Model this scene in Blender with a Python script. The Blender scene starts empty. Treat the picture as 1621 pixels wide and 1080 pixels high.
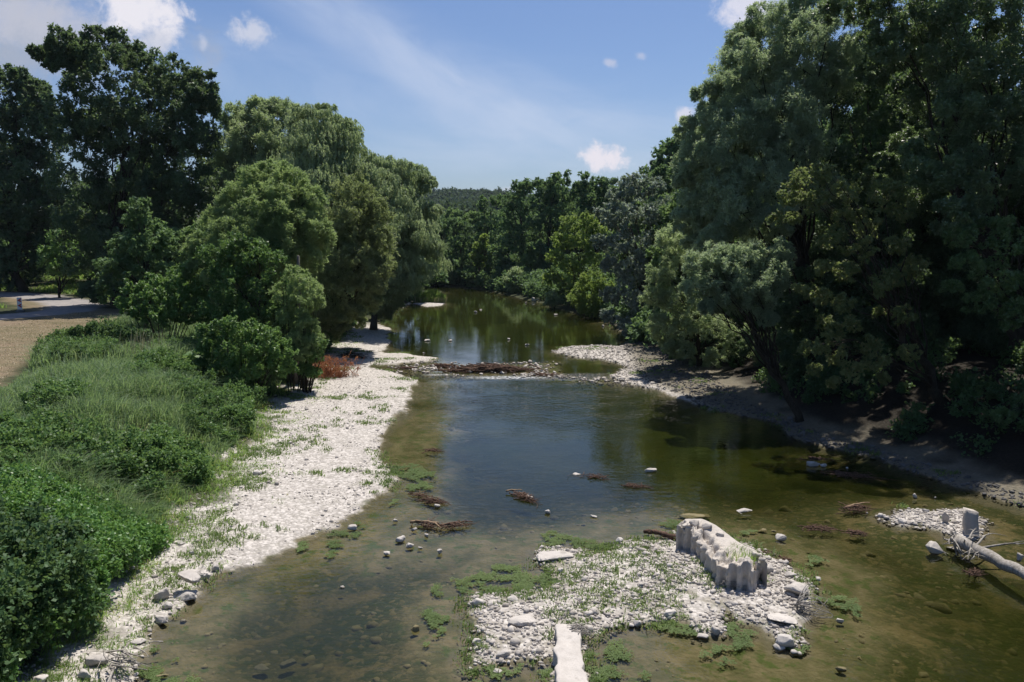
import bpy, bmesh, math
import numpy as np
from mathutils import Vector

# ------------------------------------------------------------------ camera, sky, sun, exposure
scene = bpy.context.scene
CAMH = 8.0
PITCH = math.radians(7.7)
F = 28.0 / 36.0 * 1621.0
cam_d = bpy.data.cameras.new('camera')
cam_d.lens = 28.0
cam_d.sensor_width = 36.0
cam_d.clip_start = 0.1
cam_d.clip_end = 20000
cam = bpy.data.objects.new('camera', cam_d)
scene.collection.objects.link(cam)
cam.location = (0, 0, CAMH)
cam.rotation_euler = (math.pi / 2 - PITCH, 0, 0)
scene.camera = cam

SUN_EL = math.radians(66)
SUN_AZ = math.radians(20)          # from +Y towards +X
SUN_STR = 4.5
SKY_STR = 0.070
scene.view_settings.view_transform = 'Standard'
scene.view_settings.look = 'None'
scene.view_settings.exposure = 0.40
scene.view_settings.gamma = 1.0
sd = Vector((math.sin(SUN_AZ) * math.cos(SUN_EL), math.cos(SUN_AZ) * math.cos(SUN_EL), math.sin(SUN_EL)))
sun_l = bpy.data.lights.new('sun', 'SUN')
sun_l.energy = SUN_STR
sun_l.angle = math.radians(0.5)
sun_l.color = (1.0, 0.94, 0.86)
sun = bpy.data.objects.new('sun', sun_l)
scene.collection.objects.link(sun)
sun.rotation_euler = (-sd).to_track_quat('-Z', 'Y').to_euler()

scene.cycles.max_bounces = 6
scene.cycles.transparent_max_bounces = 12
scene.cycles.diffuse_bounces = 4
scene.cycles.glossy_bounces = 3
scene.cycles.transmission_bounces = 3
scene.cycles.volume_bounces = 0
scene.cycles.caustics_reflective = False
scene.cycles.caustics_refractive = False
scene.cycles.use_denoising = True
scene.cycles.sample_clamp_indirect = 4.0


def ray(px, py):
    a = (px - 810.5) / F
    b = -(py - 540.0) / F
    return np.array((a, math.cos(PITCH) + b * math.sin(PITCH), -math.sin(PITCH) + b * math.cos(PITCH)))


def G(px, py, z=0.0):
    d = ray(px, py)
    t = (z - CAMH) / d[2]
    return np.array((d[0] * t, d[1] * t, z))


def atY(px, py, Y):
    d = ray(px, py)
    return np.array((0, 0, CAMH)) + d * (Y / d[1])


def rgb(c, a=1.0):
    return (c[0], c[1], c[2], a)


class NT:
    """small node-tree helper"""
    def __init__(self, nt):
        self.nt = nt
        nt.nodes.clear()

    def n(self, t, **kw):
        nd = self.nt.nodes.new(t)
        ins = kw.pop('ins', None)
        for k, v in kw.items():
            setattr(nd, k, v)
        if ins:
            for k, v in ins.items():
                s = nd.inputs[k]
                if isinstance(v, bpy.types.NodeSocket):
                    self.nt.links.new(v, s)
                else:
                    s.default_value = v
        return nd

    def link(self, a, b):
        self.nt.links.new(a, b)

    def math(self, op, a, b=0.0, c=0.0, clamp=False):
        return self.n('ShaderNodeMath', operation=op, use_clamp=clamp, ins={0: a, 1: b, 2: c}).outputs[0]

    def mix(self, f, a, b, blend='MIX'):
        nd = self.n('ShaderNodeMix', data_type='RGBA', blend_type=blend)
        for i, v in ((0, f), (6, a), (7, b)):
            s = nd.inputs[i]
            if isinstance(v, bpy.types.NodeSocket):
                self.nt.links.new(v, s)
            else:
                s.default_value = v if i == 0 else (v if len(v) == 4 else rgb(v))
        return nd.outputs[2]

    def noise(self, vec, scale, detail=4.0, rough=0.55, dist=0.0, out=0):
        nd = self.n('ShaderNodeTexNoise', ins={'Scale': scale, 'Detail': detail, 'Roughness': rough, 'Distortion': dist})
        if vec is not None:
            self.link(vec, nd.inputs['Vector'])
        return nd.outputs[out]

    def ramp(self, v, lo, hi, a=0.0, b=1.0, smooth=True):
        nd = self.n('ShaderNodeMapRange', interpolation_type='SMOOTHSTEP' if smooth else 'LINEAR',
                    ins={0: v, 1: lo, 2: hi, 3: a, 4: b})
        return nd.outputs[0]

    def scale(self, vec, s):
        return self.n('ShaderNodeVectorMath', operation='MULTIPLY', ins={0: vec, 1: s}).outputs[0]


# ------------------------------------------------------------------ sky with clouds
world = bpy.data.worlds.new('World')
scene.world = world
world.use_nodes = True
W = NT(world.node_tree)
gen = W.n('ShaderNodeTexCoord').outputs['Generated']
sky = W.n('ShaderNodeTexSky', sky_type='NISHITA', sun_disc=False)
sky.sun_elevation = SUN_EL
sky.sun_rotation = SUN_AZ
sky.altitude = 200
sky.air_density = 1.0
sky.dust_density = 1.2
sky.ozone_density = 2.0
skyc = W.n('ShaderNodeHueSaturation', ins={'Saturation': 1.02, 'Value': 1.0, 'Color': sky.outputs[0]}).outputs[0]

skyc = W.mix(1.0, skyc, (0.78, 0.89, 1.10), 'MULTIPLY')


def wdot(v):
    return W.n('ShaderNodeVectorMath', operation='DOT_PRODUCT', ins={0: gen, 1: tuple(v)}).outputs['Value']


def cloud(px, py, rx, ry, seed, soft=0.5, nscale=14.0, rot=0.0, amt=1.0, rag=1.0):
    """density of one cloud round the sky direction seen at px,py; radii in px"""
    c = ray(px, py)
    c /= np.linalg.norm(c)
    r = np.cross(c, (0, 0, 1))
    r /= np.linalg.norm(r)
    u = np.cross(r, c)
    cr, sr = math.cos(rot), math.sin(rot)
    r2, u2 = r * cr + u * sr, u * cr - r * sr
    a = W.math('DIVIDE', wdot(r2), rx / F)
    b = W.math('DIVIDE', wdot(u2), ry / F)
    q = W.math('SQRT', W.math('ADD', W.math('MULTIPLY', a, a), W.math('MULTIPLY', b, b)))
    off = W.n('ShaderNodeVectorMath', operation='ADD', ins={0: gen, 1: (seed, seed * 0.7, -seed)}).outputs[0]
    nz = W.noise(off, nscale * 2.4, 9.0, 0.66, 0.25)
    q = W.math('ADD', q, W.math('MULTIPLY', W.math('SUBTRACT', nz, 0.5), 3.6 * rag))
    d = W.ramp(q, 1.0, 1.0 - soft, 0.0, amt)
    fr = W.math('GREATER_THAN', wdot(c), 0.0)
    return W.math('MULTIPLY', d, fr)


def streak(px, py, rx, ry, rot, seed, amt):
    c = ray(px, py)
    c /= np.linalg.norm(c)
    r = np.cross(c, (0, 0, 1))
    r /= np.linalg.norm(r)
    u = np.cross(r, c)
    cr, sr = math.cos(rot), math.sin(rot)
    r2, u2 = r * cr + u * sr, u * cr - r * sr
    a = wdot(r2)
    b = wdot(u2)
    comb = W.n('ShaderNodeCombineXYZ', ins={0: W.math('MULTIPLY', a, 2.2), 1: W.math('MULTIPLY', b, 9.0), 2: seed}).outputs[0]
    nz = W.noise(comb, 1.6, 9.0, 0.6, 0.7)
    qa = W.math('DIVIDE', a, rx / F)
    qb = W.math('DIVIDE', b, ry / F)
    q = W.math('SQRT', W.math('ADD', W.math('MULTIPLY', qa, qa), W.math('MULTIPLY', qb, qb)))
    m = W.ramp(q, 1.0, 0.1)
    fr = W.math('GREATER_THAN', wdot(c), 0.0)
    return W.math('MULTIPLY', W.math('MULTIPLY', m, W.ramp(nz, 0.30, 0.72, 0.12, 1.0)), W.math('MULTIPLY', fr, amt))


SK = 1.0 / SKY_STR     # cloud colours below are given as they leave the sky, in scene units
K = lambda r, g, b: (r * SK, g * SK, b * SK, 1)
col = skyc
for args in ((760, 130, 420, 75, -0.42, 3.1, 0.52), (640, 90, 500, 60, -0.50, 9.4, 0.35), (880, 230, 520, 150, -0.1, 5.0, 0.42), (420, 120, 420, 90, -0.2, 13.0, 0.25),
             (700, 170, 160, 40, -0.65, 7.7, 0.22)):
    col = W.mix(streak(*args), col, K(0.50, 0.55, 0.66))
cl = [
    ((60, 60, 190, 95), dict(seed=1.3, soft=0.9, nscale=7.0, amt=0.85, rag=0.7), K(0.30, 0.33, 0.40)),
    ((30, 20, 110, 50), dict(seed=4.3, soft=0.9, nscale=9.0, amt=0.6, rag=0.8), K(0.46, 0.46, 0.52)),
    ((222, 25, 62, 55), dict(seed=2.1, soft=0.7, nscale=14.0, amt=0.95, rag=0.6), K(0.66, 0.64, 0.68)),
    ((250, 70, 30, 26), dict(seed=2.7, soft=0.8, nscale=16.0, amt=0.7, rag=0.7), K(0.45, 0.47, 0.55)),
    ((403, 52, 36, 26), dict(seed=5.5, soft=0.9, nscale=17.0, amt=0.75, rag=0.8), K(0.52, 0.53, 0.60)),
    ((322, 66, 8, 14), dict(seed=8.5, soft=0.9, nscale=22.0, amt=0.6, rag=0.6), K(0.45, 0.48, 0.58)),
    ((958, 252, 44, 24), dict(seed=6.1, soft=0.7, nscale=20.0, amt=0.95, rag=0.7), K(0.66, 0.62, 0.66)),
    ((965, 100, 15, 9), dict(seed=3.9, soft=0.9, nscale=24.0, amt=0.55, rag=0.6), K(0.5, 0.5, 0.58)),
    ((1015, 88, 10, 7), dict(seed=7.9, soft=0.9, nscale=24.0, amt=0.45, rag=0.6), K(0.5, 0.5, 0.58)),
    ((1185, 10, 60, 36), dict(seed=9.3, soft=0.8, nscale=13.0, amt=0.85, rag=0.7), K(0.60, 0.59, 0.66)),
    ((1085, 182, 18, 16), dict(seed=4.9, soft=0.8, nscale=18.0, amt=0.8, rag=0.7), K(0.58, 0.57, 0.64)),
    ((800, 300, 26, 6), dict(seed=11.9, soft=0.9, nscale=18.0, amt=0.4, rag=0.7), K(0.55, 0.55, 0.62)),
]
for a, kw, c in cl:
    col = W.mix(cloud(*a, **kw), col, c)
bg = W.n('ShaderNodeBackground', ins={'Color': col, 'Strength': SKY_STR})
wo = W.n('ShaderNodeOutputWorld')
W.link(bg.outputs[0], wo.inputs[0])

# ------------------------------------------------------------------ object helpers
ROOT = scene.collection


def tag(o, label=None, cat=None, group=None, kind=None):
    if label:
        o['label'] = label
    if cat:
        o['category'] = cat
    if group:
        o['group'] = group
    if kind:
        o['kind'] = kind
    return o


def empty(name, loc=(0, 0, 0), rz=0.0):
    o = bpy.data.objects.new(name, None)
    o.empty_display_size = 0.3
    ROOT.objects.link(o)
    o.location = loc
    o.rotation_euler = (0, 0, rz)
    return o


def mesh_np(name, V, faces, mat=None, smooth=False, parent=None, attrs=None):
    """faces: list of int arrays (n,3) or (n,4)"""
    me = bpy.data.meshes.new(name)
    if not isinstance(faces, list):
        faces = [faces]
    faces = [np.asarray(f) for f in faces if len(f)]
    V = np.asarray(V, dtype=np.float32)
    me.vertices.add(len(V))
    me.vertices.foreach_set('co', V.ravel())
    tot = sum(f.size for f in faces)
    me.loops.add(tot)
    me.loops.foreach_set('vertex_index', np.concatenate([f.ravel() for f in faces]).astype(np.int32))
    npol = sum(len(f) for f in faces)
    me.polygons.add(npol)
    sizes = np.concatenate([np.full(len(f), f.shape[1]) for f in faces])
    starts = np.concatenate(([0], np.cumsum(sizes)[:-1]))
    me.polygons.foreach_set('loop_start', starts.astype(np.int32))
    me.polygons.foreach_set('loop_total', sizes.astype(np.int32))
    if smooth:
        me.polygons.foreach_set('use_smooth', np.ones(npol, dtype=bool))
    if attrs:
        for k, (typ, data) in attrs.items():
            at = me.attributes.new(k, typ, 'POINT')
            at.data.foreach_set('color' if typ == 'FLOAT_COLOR' else 'value', np.asarray(data, dtype=np.float32).ravel())
    me.update(calc_edges=True)
    me.validate(verbose=False)
    if mat:
        me.materials.append(mat)
    o = bpy.data.objects.new(name, me)
    ROOT.objects.link(o)
    if parent:
        o.parent = parent
    return o


def copy_tree(o, parent=None):
    c = o.copy()
    ROOT.objects.link(c)
    c.parent = parent
    for ch in list(o.children):
        copy_tree(ch, c)
    return c


# ------------------------------------------------------------------ noise
def _hash(ix, iy, s):
    h = (ix * 374761393 + iy * 668265263 + s * 1442695041) & 0xFFFFFFFF
    h = ((h ^ (h >> 13)) * 1274126177) & 0xFFFFFFFF
    h = h ^ (h >> 16)
    return (h & 0xFFFF) / 65535.0


def vnoise(x, y, seed=0):
    x = np.asarray(x, float)
    y = np.asarray(y, float)
    ix = np.floor(x).astype(np.int64)
    iy = np.floor(y).astype(np.int64)
    fx = x - ix
    fy = y - iy
    fx = fx * fx * (3 - 2 * fx)
    fy = fy * fy * (3 - 2 * fy)
    a = _hash(ix, iy, seed)
    b = _hash(ix + 1, iy, seed)
    c = _hash(ix, iy + 1, seed)
    d = _hash(ix + 1, iy + 1, seed)
    return (a * (1 - fx) + b * fx) * (1 - fy) + (c * (1 - fx) + d * fx) * fy


def fbm(x, y, seed=0, oct=4):
    s = 0.0
    a = 0.5
    t = 0.0
    for i in range(oct):
        s = s + a * vnoise(x * 2 ** i, y * 2 ** i, seed + i * 17)
        t += a
        a *= 0.5
    return s / t


def sstep(a, b, x):
    t = np.clip((x - a) / (b - a), 0, 1)
    return t * t * (3 - 2 * t)


# ------------------------------------------------------------------ plan of the place (outlines on the ground plane, metres)
def plan(pts, z=0.0):
    return np.array([G(px, py, z)[:2] for px, py in pts])


def sdf(x, y, poly):
    """signed distance, positive inside"""
    x = np.asarray(x, float)
    y = np.asarray(y, float)
    d = np.full(x.shape, 1e18)
    inside = np.zeros(x.shape, bool)
    n = len(poly)
    for i in range(n):
        ax, ay = poly[i]
        bx, by = poly[(i + 1) % n]
        ex, ey = bx - ax, by - ay
        L = ex * ex + ey * ey + 1e-12
        t = np.clip(((x - ax) * ex + (y - ay) * ey) / L, 0, 1)
        dx = x - (ax + t * ex)
        dy = y - (ay + t * ey)
        d = np.minimum(d, dx * dx + dy * dy)
        c = ((ay > y) != (by > y)) & (x < (bx - ax) * (y - ay) / (by - ay + 1e-30) + ax)
        inside ^= c
    return np.where(inside, 1, -1) * np.sqrt(d)


def far(*pts):
    return np.array(pts, float)


left_shore = [(215, 1082), (222, 1040), (238, 1010), (262, 985), (290, 960), (318, 930), (340, 908), (380, 900), (420, 893), (450, 880), (480, 862), (520, 840),
              (560, 815), (600, 790), (636, 762), (628, 750), (610, 735), (602, 710), (606, 690), (625, 665), (645, 645), (655, 620), (660, 603),
              (632, 592), (600, 584), (588, 581), (600, 578), (640, 575), (680, 573), (690, 567), (640, 560), (608, 560), (612, 552), (619, 530), (616, 519), (598, 512), (600, 502), (620, 492),
              (640, 486), (655, 478), (690, 467), (700, 461)]
LEFT = np.vstack([far((-4.0, 6.0)), plan(left_shore), far((-16, 112), (-40, 116), (-90, 118), (-400, 118), (-400, -60), (-6, -60))])
right_shore = [(850, 479), (882, 489), (920, 497), (955, 505), (975, 520), (1005, 541), (980, 548), (930, 547), (885, 551), (878, 558), (900, 564),
               (950, 570), (985, 578), (990, 586), (965, 594), (985, 604), (1010, 610), (1040, 619), (1090, 635), (1120, 650), (1180, 660), (1232, 672), (1245, 690), (1300, 706),
               (1380, 722), (1430, 745), (1500, 765), (1560, 785), (1640, 808), (1800, 850)]
RIGHT = np.vstack([far((-400, 126), (-90, 127), (-40, 125)), plan([(640, 452), (715, 454), (760, 458), (800, 466)]), plan(right_shore),
                   far((22, 10), (26, -60), (1500, -60), (1500, 1800), (-1500, 1800), (-1500, 126))])
left_bank = [(60, 1052), (110, 1025), (160, 1000), (190, 960), (222, 925), (245, 885), (290, 850), (335, 800), (372, 775), (385, 740), (420, 700), (442, 680), (440, 650), (468, 612),
             (490, 597), (505, 565), (545, 535), (560, 515), (585, 500), (610, 490), (640, 480), (665, 470)]
LBANK = np.vstack([far((-7.5, 6)), far((-8.2, 12)), plan(left_bank, 0.3), far((-20, 116), (-400, 118), (-400, -60), (-9, -60))])
right_bank = [(955, 503), (985, 520), (1020, 545), (1060, 565), (1110, 590), (1170, 630), (1240, 661), (1300, 686), (1380, 704), (1470, 734), (1550, 758), (1640, 782), (1800, 820)]
RBANK = np.vstack([far((-400, 127), (-40, 126)), plan([(715, 453), (800, 464), (850, 476), (920, 495)]), plan(right_bank, 0.3), far((27, 10), (30, -60), (1500, -60), (1500, 1800), (-1500, 1800), (-1500, 126))])
island = [(745, 948), (800, 938), (852, 932), (880, 922), (872, 900), (846, 888), (850, 870), (905, 867), (950, 875), (985, 853), (1040, 858), (1068, 842), (1110, 832), (1160, 850),
          (1215, 876), (1255, 900), (1292, 932), (1287, 965), (1262, 1000), (1258, 1022), (1235, 1022), (1210, 1002), (1180, 985), (1145, 962), (1150, 1004), (1112, 1008), (1092, 985),
          (1010, 985), (960, 1000), (930, 1015), (935, 1082), (868, 1084), (872, 1045), (840, 1050), (800, 1058), (742, 1062), (738, 1035), (758, 1000), (742, 968)]
ISL = plan(island)
islet = [(1395, 820), (1440, 806), (1490, 811), (1520, 804), (1552, 822), (1558, 852), (1532, 862), (1505, 850), (1460, 834), (1425, 834)]
ISLET = plan(islet)
tuss = plan([(652, 481), (665, 478), (690, 477), (705, 480), (700, 484), (675, 486)])
SILL = plan([(600, 581), (690, 571), (780, 573), (880, 570), (900, 590), (1000, 608), (930, 606), (860, 602), (780, 600), (700, 597), (640, 590)])
SHOAL = plan([(560, 815), (640, 760), (720, 850), (760, 860), (700, 900), (620, 890), (540, 890), (440, 900), (350, 990), (300, 1082), (215, 1082), (300, 960), (430, 900)])
SHOAL2 = plan([(700, 900), (800, 865), (980, 835), (1100, 820), (1260, 850), (1330, 930), (1330, 1010), (1240, 1082), (700, 1090), (690, 1000)])
SHELF = plan([(606, 735), (602, 700), (640, 650), (662, 606), (690, 600), (712, 650), (700, 720), (680, 755), (640, 770)])
ROAD_A = [(-60, 462), (0, 464), (60, 468), (105, 476), (122, 484), (105, 491), (60, 495), (0, 500), (-60, 506)]


def band(pts, z, wid):
    """distance-to-polyline mask helper"""
    P = [G(px, py, z)[:2] for px, py in pts]
    return P, wid


def dline(x, y, P):
    d = np.full(np.shape(x), 1e18)
    for (ax, ay), (bx, by) in zip(P[:-1], P[1:]):
        ex, ey = bx - ax, by - ay
        L = ex * ex + ey * ey + 1e-12
        t = np.clip(((x - ax) * ex + (y - ay) * ey) / L, 0, 1)
        d = np.minimum(d, (x - ax - t * ex) ** 2 + (y - ay - t * ey) ** 2)
    return np.sqrt(d)


ROADP = [G(px, py, 2.0)[:2] for px, py in ROAD_A]


def ground(x, y, full=False):
    x = np.asarray(x, float)
    y = np.asarray(y, float)
    near = (np.abs(x) < 120) & (y < 200)
    wob = (fbm(x * 1.1, y * 1.1, 5, 4) - 0.5) * 0.7 * np.clip(y / 30, 0.6, 1.5)
    wob2 = (fbm(x * 4.0, y * 4.0, 6, 2) - 0.5) * 0.3
    dl = sdf(x, y, LEFT) + wob + wob2
    dr = sdf(x, y, RIGHT) + wob + wob2
    di = sdf(x, y, ISL) + wob * 0.7 + wob2
    dt = sdf(x, y, ISLET) + wob * 0.7 + wob2
    du = sdf(x, y, tuss) + 0.0
    land = np.maximum(np.maximum(dl, dr), np.maximum(np.maximum(di, dt), du))
    ds = sdf(x, y, SILL) + wob
    dsh = np.maximum(np.maximum(sdf(x, y, SHOAL), sdf(x, y, SHOAL2)), sdf(x, y, SHELF)) + wob * 2.5 + (fbm(x * 0.45, y * 0.45, 15, 4) - 0.5) * 3.0
    # bed
    depth = 0.02 + 0.16 * np.clip(-land, 0, 4) ** 0.9 + 0.12 * fbm(x * 0.25, y * 0.25, 9, 3)
    depth = depth + 0.30 * (fbm(x * 0.55, y * 0.55, 16, 4) - 0.5) * np.clip(-land, 0, 1)
    depth = np.clip(depth, 0.03, 0.8)
    shoal = sstep(-1.6, 0.8, dsh)
    depth = depth * (1 - shoal) + shoal * np.minimum(depth, 0.05 + 0.14 * fbm(x * 0.5, y * 0.5, 12, 4))
    sill = sstep(-1.2, 0.8, ds)
    depth = depth * (1 - sill) + sill * (0.035 + 0.12 * (fbm(x * 0.9, y * 0.9, 21, 4) - 0.45))
    bed = -depth + 0.035 * (fbm(x * 3, y * 3, 31, 3) - 0.5)
    bed = bed * (1 - 0.5 * sstep(30, 20, y))
    # bars
    bar = 0.02 + 0.10 * np.clip(land, 0, 3) ** 0.8 + 0.07 * (fbm(x * 0.8, y * 0.8, 41, 3) - 0.5) * np.clip(land, 0, 1)
    bar = bar + 0.03 * (fbm(x * 4, y * 4, 43, 2) - 0.5)
    z = np.where(land > 0, bar, bed)
    # banks
    lb = sdf(x, y, LBANK) + wob
    rb = sdf(x, y, RBANK) + wob
    lz = 1.65 * sstep(0, 6.0, lb) + 0.35 * np.clip(fbm(x * 0.3, y * 0.3, 51, 3) - 0.4, -0.2, 0.5) * sstep(0.5, 3, lb) * (1 - sstep(9, 14, lb))
    rz = 2.2 * sstep(0, 9.0, rb)
    hill = 8 * sstep(200, 420, y + 0.25 * x) + 25 * sstep(350, 900, y) * (0.85 + 0.3 * fbm(x / 300, y / 300, 61, 3)) + 9 * sstep(500, 900, y) * np.exp(-((x + 55) / 75.0) ** 2)
    hill = hill + 5 * sstep(95, 200, y + np.abs(x) * 0.6) * sstep(20, 80, x)
    hillL = 5 * sstep(90, 160, y - 0.3 * x * 0) * sstep(-30, -60, x)
    z = z + np.where(lb > 0, lz + hillL * (lb > 6), 0) + np.where(rb > 0, rz + hill, 0)
    if not full:
        return z
    return z, dict(land=land, lb=lb, rb=rb, di=di, dt=dt, ds=ds, dsh=dsh, dl=dl, dr=dr)


def gz(x, y):
    return float(ground(np.array([x]), np.array([y]))[0])


def onground(px, py, z0=0.2):
    """the ground point seen at px,py (a few fixed-point steps)"""
    z = z0
    for _ in range(6):
        p = G(px, py, z)
        z = 0.5 * z + 0.5 * max(gz(p[0], p[1]), 0.0)
    p = G(px, py, z)
    return np.array((p[0], p[1], gz(p[0], p[1])))

# ------------------------------------------------------------------ materials
def new_mat(name):
    m = bpy.data.materials.new(name)
    m.use_nodes = True
    return m, NT(m.node_tree)


def out(N, sh, disp=None):
    o = N.n('ShaderNodeOutputMaterial')
    N.link(sh, o.inputs[0])


def bump(N, h, strength=0.5, dist=0.05, normal=None):
    b = N.n('ShaderNodeBump', ins={'Strength': strength, 'Distance': dist, 'Height': h})
    if normal is not None:
        N.link(normal, b.inputs['Normal'])
    return b.outputs[0]


def mat_ground():
    m, N = new_mat('river_ground')
    pos = N.n('ShaderNodeNewGeometry').outputs['Position']
    A = N.n('ShaderNodeSeparateColor', ins={0: N.n('ShaderNodeAttribute', attribute_name='mask_a').outputs['Color']})
    B = N.n('ShaderNodeSeparateColor', ins={0: N.n('ShaderNodeAttribute', attribute_name='mask_b').outputs['Color']})
    gravel, bank, field = A.outputs[0], A.outputs[1], A.outputs[2]
    road, silt, wet_shade = B.outputs[0], B.outputs[1], B.outputs[2]
    # stones
    wp = N.n('ShaderNodeVectorMath', operation='ADD', ins={0: pos, 1: N.scale(N.noise(pos, 3.0, 2, out=1), (0.25, 0.25, 0.1))}).outputs[0]
    v1 = N.n('ShaderNodeTexVoronoi', ins={'Vector': wp, 'Scale': 9.0, 'Randomness': 1.0})
    v2 = N.n('ShaderNodeTexVoronoi', ins={'Vector': wp, 'Scale': 24.0, 'Randomness': 1.0})
    c1 = N.n('ShaderNodeSeparateColor', ins={0: v1.outputs['Color']}).outputs[0]
    c2 = N.n('ShaderNodeSeparateColor', ins={0: v2.outputs['Color']}).outputs[0]
    n_big = N.noise(pos, 0.35, 5)
    n_mid = N.noise(pos, 1.7, 6, 0.65)
    n_fine = N.noise(pos, 14.0, 4, 0.7)
    g = N.mix(N.ramp(c1, 0.1, 0.9), (0.37, 0.34, 0.305), (0.56, 0.52, 0.475))
    g = N.mix(N.ramp(v1.outputs['Distance'], 0.35, 0.75, 0, 0.7), g, (0.26, 0.24, 0.21))
    g = N.mix(N.ramp(c2, 0.55, 1.0, 0, 0.5), g, (0.64, 0.60, 0.555))
    g = N.mix(N.ramp(n_fine, 0.58, 0.75, 0, 0.65), g, (0.20, 0.18, 0.15))
    g = N.mix(N.ramp(n_mid, 0.56, 0.70, 0, 0.55), g, (0.30, 0.28, 0.23))
    # silty / submerged bed : algae, mud, brown stones
    bed = N.mix(N.ramp(n_big, 0.35, 0.65), (0.074, 0.068, 0.027), (0.044, 0.050, 0.014))
    bed = N.mix(N.ramp(n_mid, 0.45, 0.62, 0, 0.85), bed, (0.034, 0.048, 0.010))
    bed = N.mix(N.ramp(N.noise(pos, 0.8, 5, 0.6, 0.6), 0.50, 0.64, 0, 0.8), bed, (0.163, 0.126, 0.059))
    bed = N.mix(N.ramp(c1, 0.72, 0.95, 0, 0.55), bed, (0.181, 0.144, 0.067))
    bed = N.mix(N.ramp(n_fine, 0.5, 0.75, 0, 0.6), bed, (0.036, 0.036, 0.014))
    nq = N.noise(pos, 5.5, 6, 0.75, 0.3)
    bed = N.mix(N.ramp(nq, 0.52, 0.66, 0, 0.75), bed, (0.039, 0.048, 0.016))
    bed = N.mix(N.ramp(nq, 0.46, 0.34, 0, 0.6), bed, (0.172, 0.136, 0.080))
    # silt : pale brown mud close to the bars
    sl = N.mix(N.ramp(n_mid, 0.35, 0.65), (0.165, 0.138, 0.078), (0.088, 0.085, 0.036))
    sl = N.mix(N.ramp(N.noise(pos, 2.6, 6, 0.7), 0.52, 0.62, 0, 0.85), sl, (0.055, 0.084, 0.018))
    bed = N.mix(silt, bed, sl)
    c = N.mix(gravel, bed, g)
    c = N.mix(N.math('MULTIPLY', wet_shade, 0.6), c, (0.14, 0.12, 0.09))  # damp margins, plus tree shade painted onto the right shore
    # earth and grass of the banks
    e = N.mix(N.ramp(n_mid, 0.4, 0.65), (0.030, 0.040, 0.014), (0.055, 0.060, 0.022))
    e = N.mix(N.ramp(n_fine, 0.5, 0.7, 0, 0.6), e, (0.07, 0.055, 0.035))
    px = N.n('ShaderNodeSeparateXYZ', ins={0: pos}).outputs[0]
    humus_shade = N.mix(N.ramp(n_fine, 0.45, 0.65), (0.016, 0.013, 0.009), (0.034, 0.027, 0.018))  # leaf-litter soil, coloured extra dark to deepen the shade under the trees
    e = N.mix(N.ramp(px, 5.5, 7.5), e, humus_shade)
    c = N.mix(bank, c, e)
    sp = N.scale(pos, (0.35, 1.1, 1.0))
    f = N.mix(N.ramp(N.noise(sp, 1.2, 6, 0.6), 0.35, 0.7), (0.195, 0.150, 0.095), (0.120, 0.105, 0.055))
    f = N.mix(N.ramp(N.noise(pos, 0.12, 4), 0.5, 0.68, 0, 0.6), f, (0.23, 0.165, 0.12))
    f = N.mix(N.ramp(N.noise(pos, 9.0, 3), 0.5, 0.75, 0, 0.5), f, (0.08, 0.07, 0.035))
    c = N.mix(field, c, f)
    r = N.mix(N.ramp(n_mid, 0.35, 0.7), (0.24, 0.225, 0.22), (0.32, 0.29, 0.27))
    c = N.mix(road, c, r)
    h = N.math('ADD', N.math('MULTIPLY', v1.outputs['Distance'], -1.0), N.math('MULTIPLY', n_fine, 0.6))
    nb = bump(N, h, 0.7, 0.045)
    p = N.n('ShaderNodeBsdfPrincipled', ins={'Base Color': c, 'Roughness': 0.9, 'Normal': nb})
    p.inputs['Specular IOR Level'].default_value = 0.2
    out(N, p.outputs[0])
    return m


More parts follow.
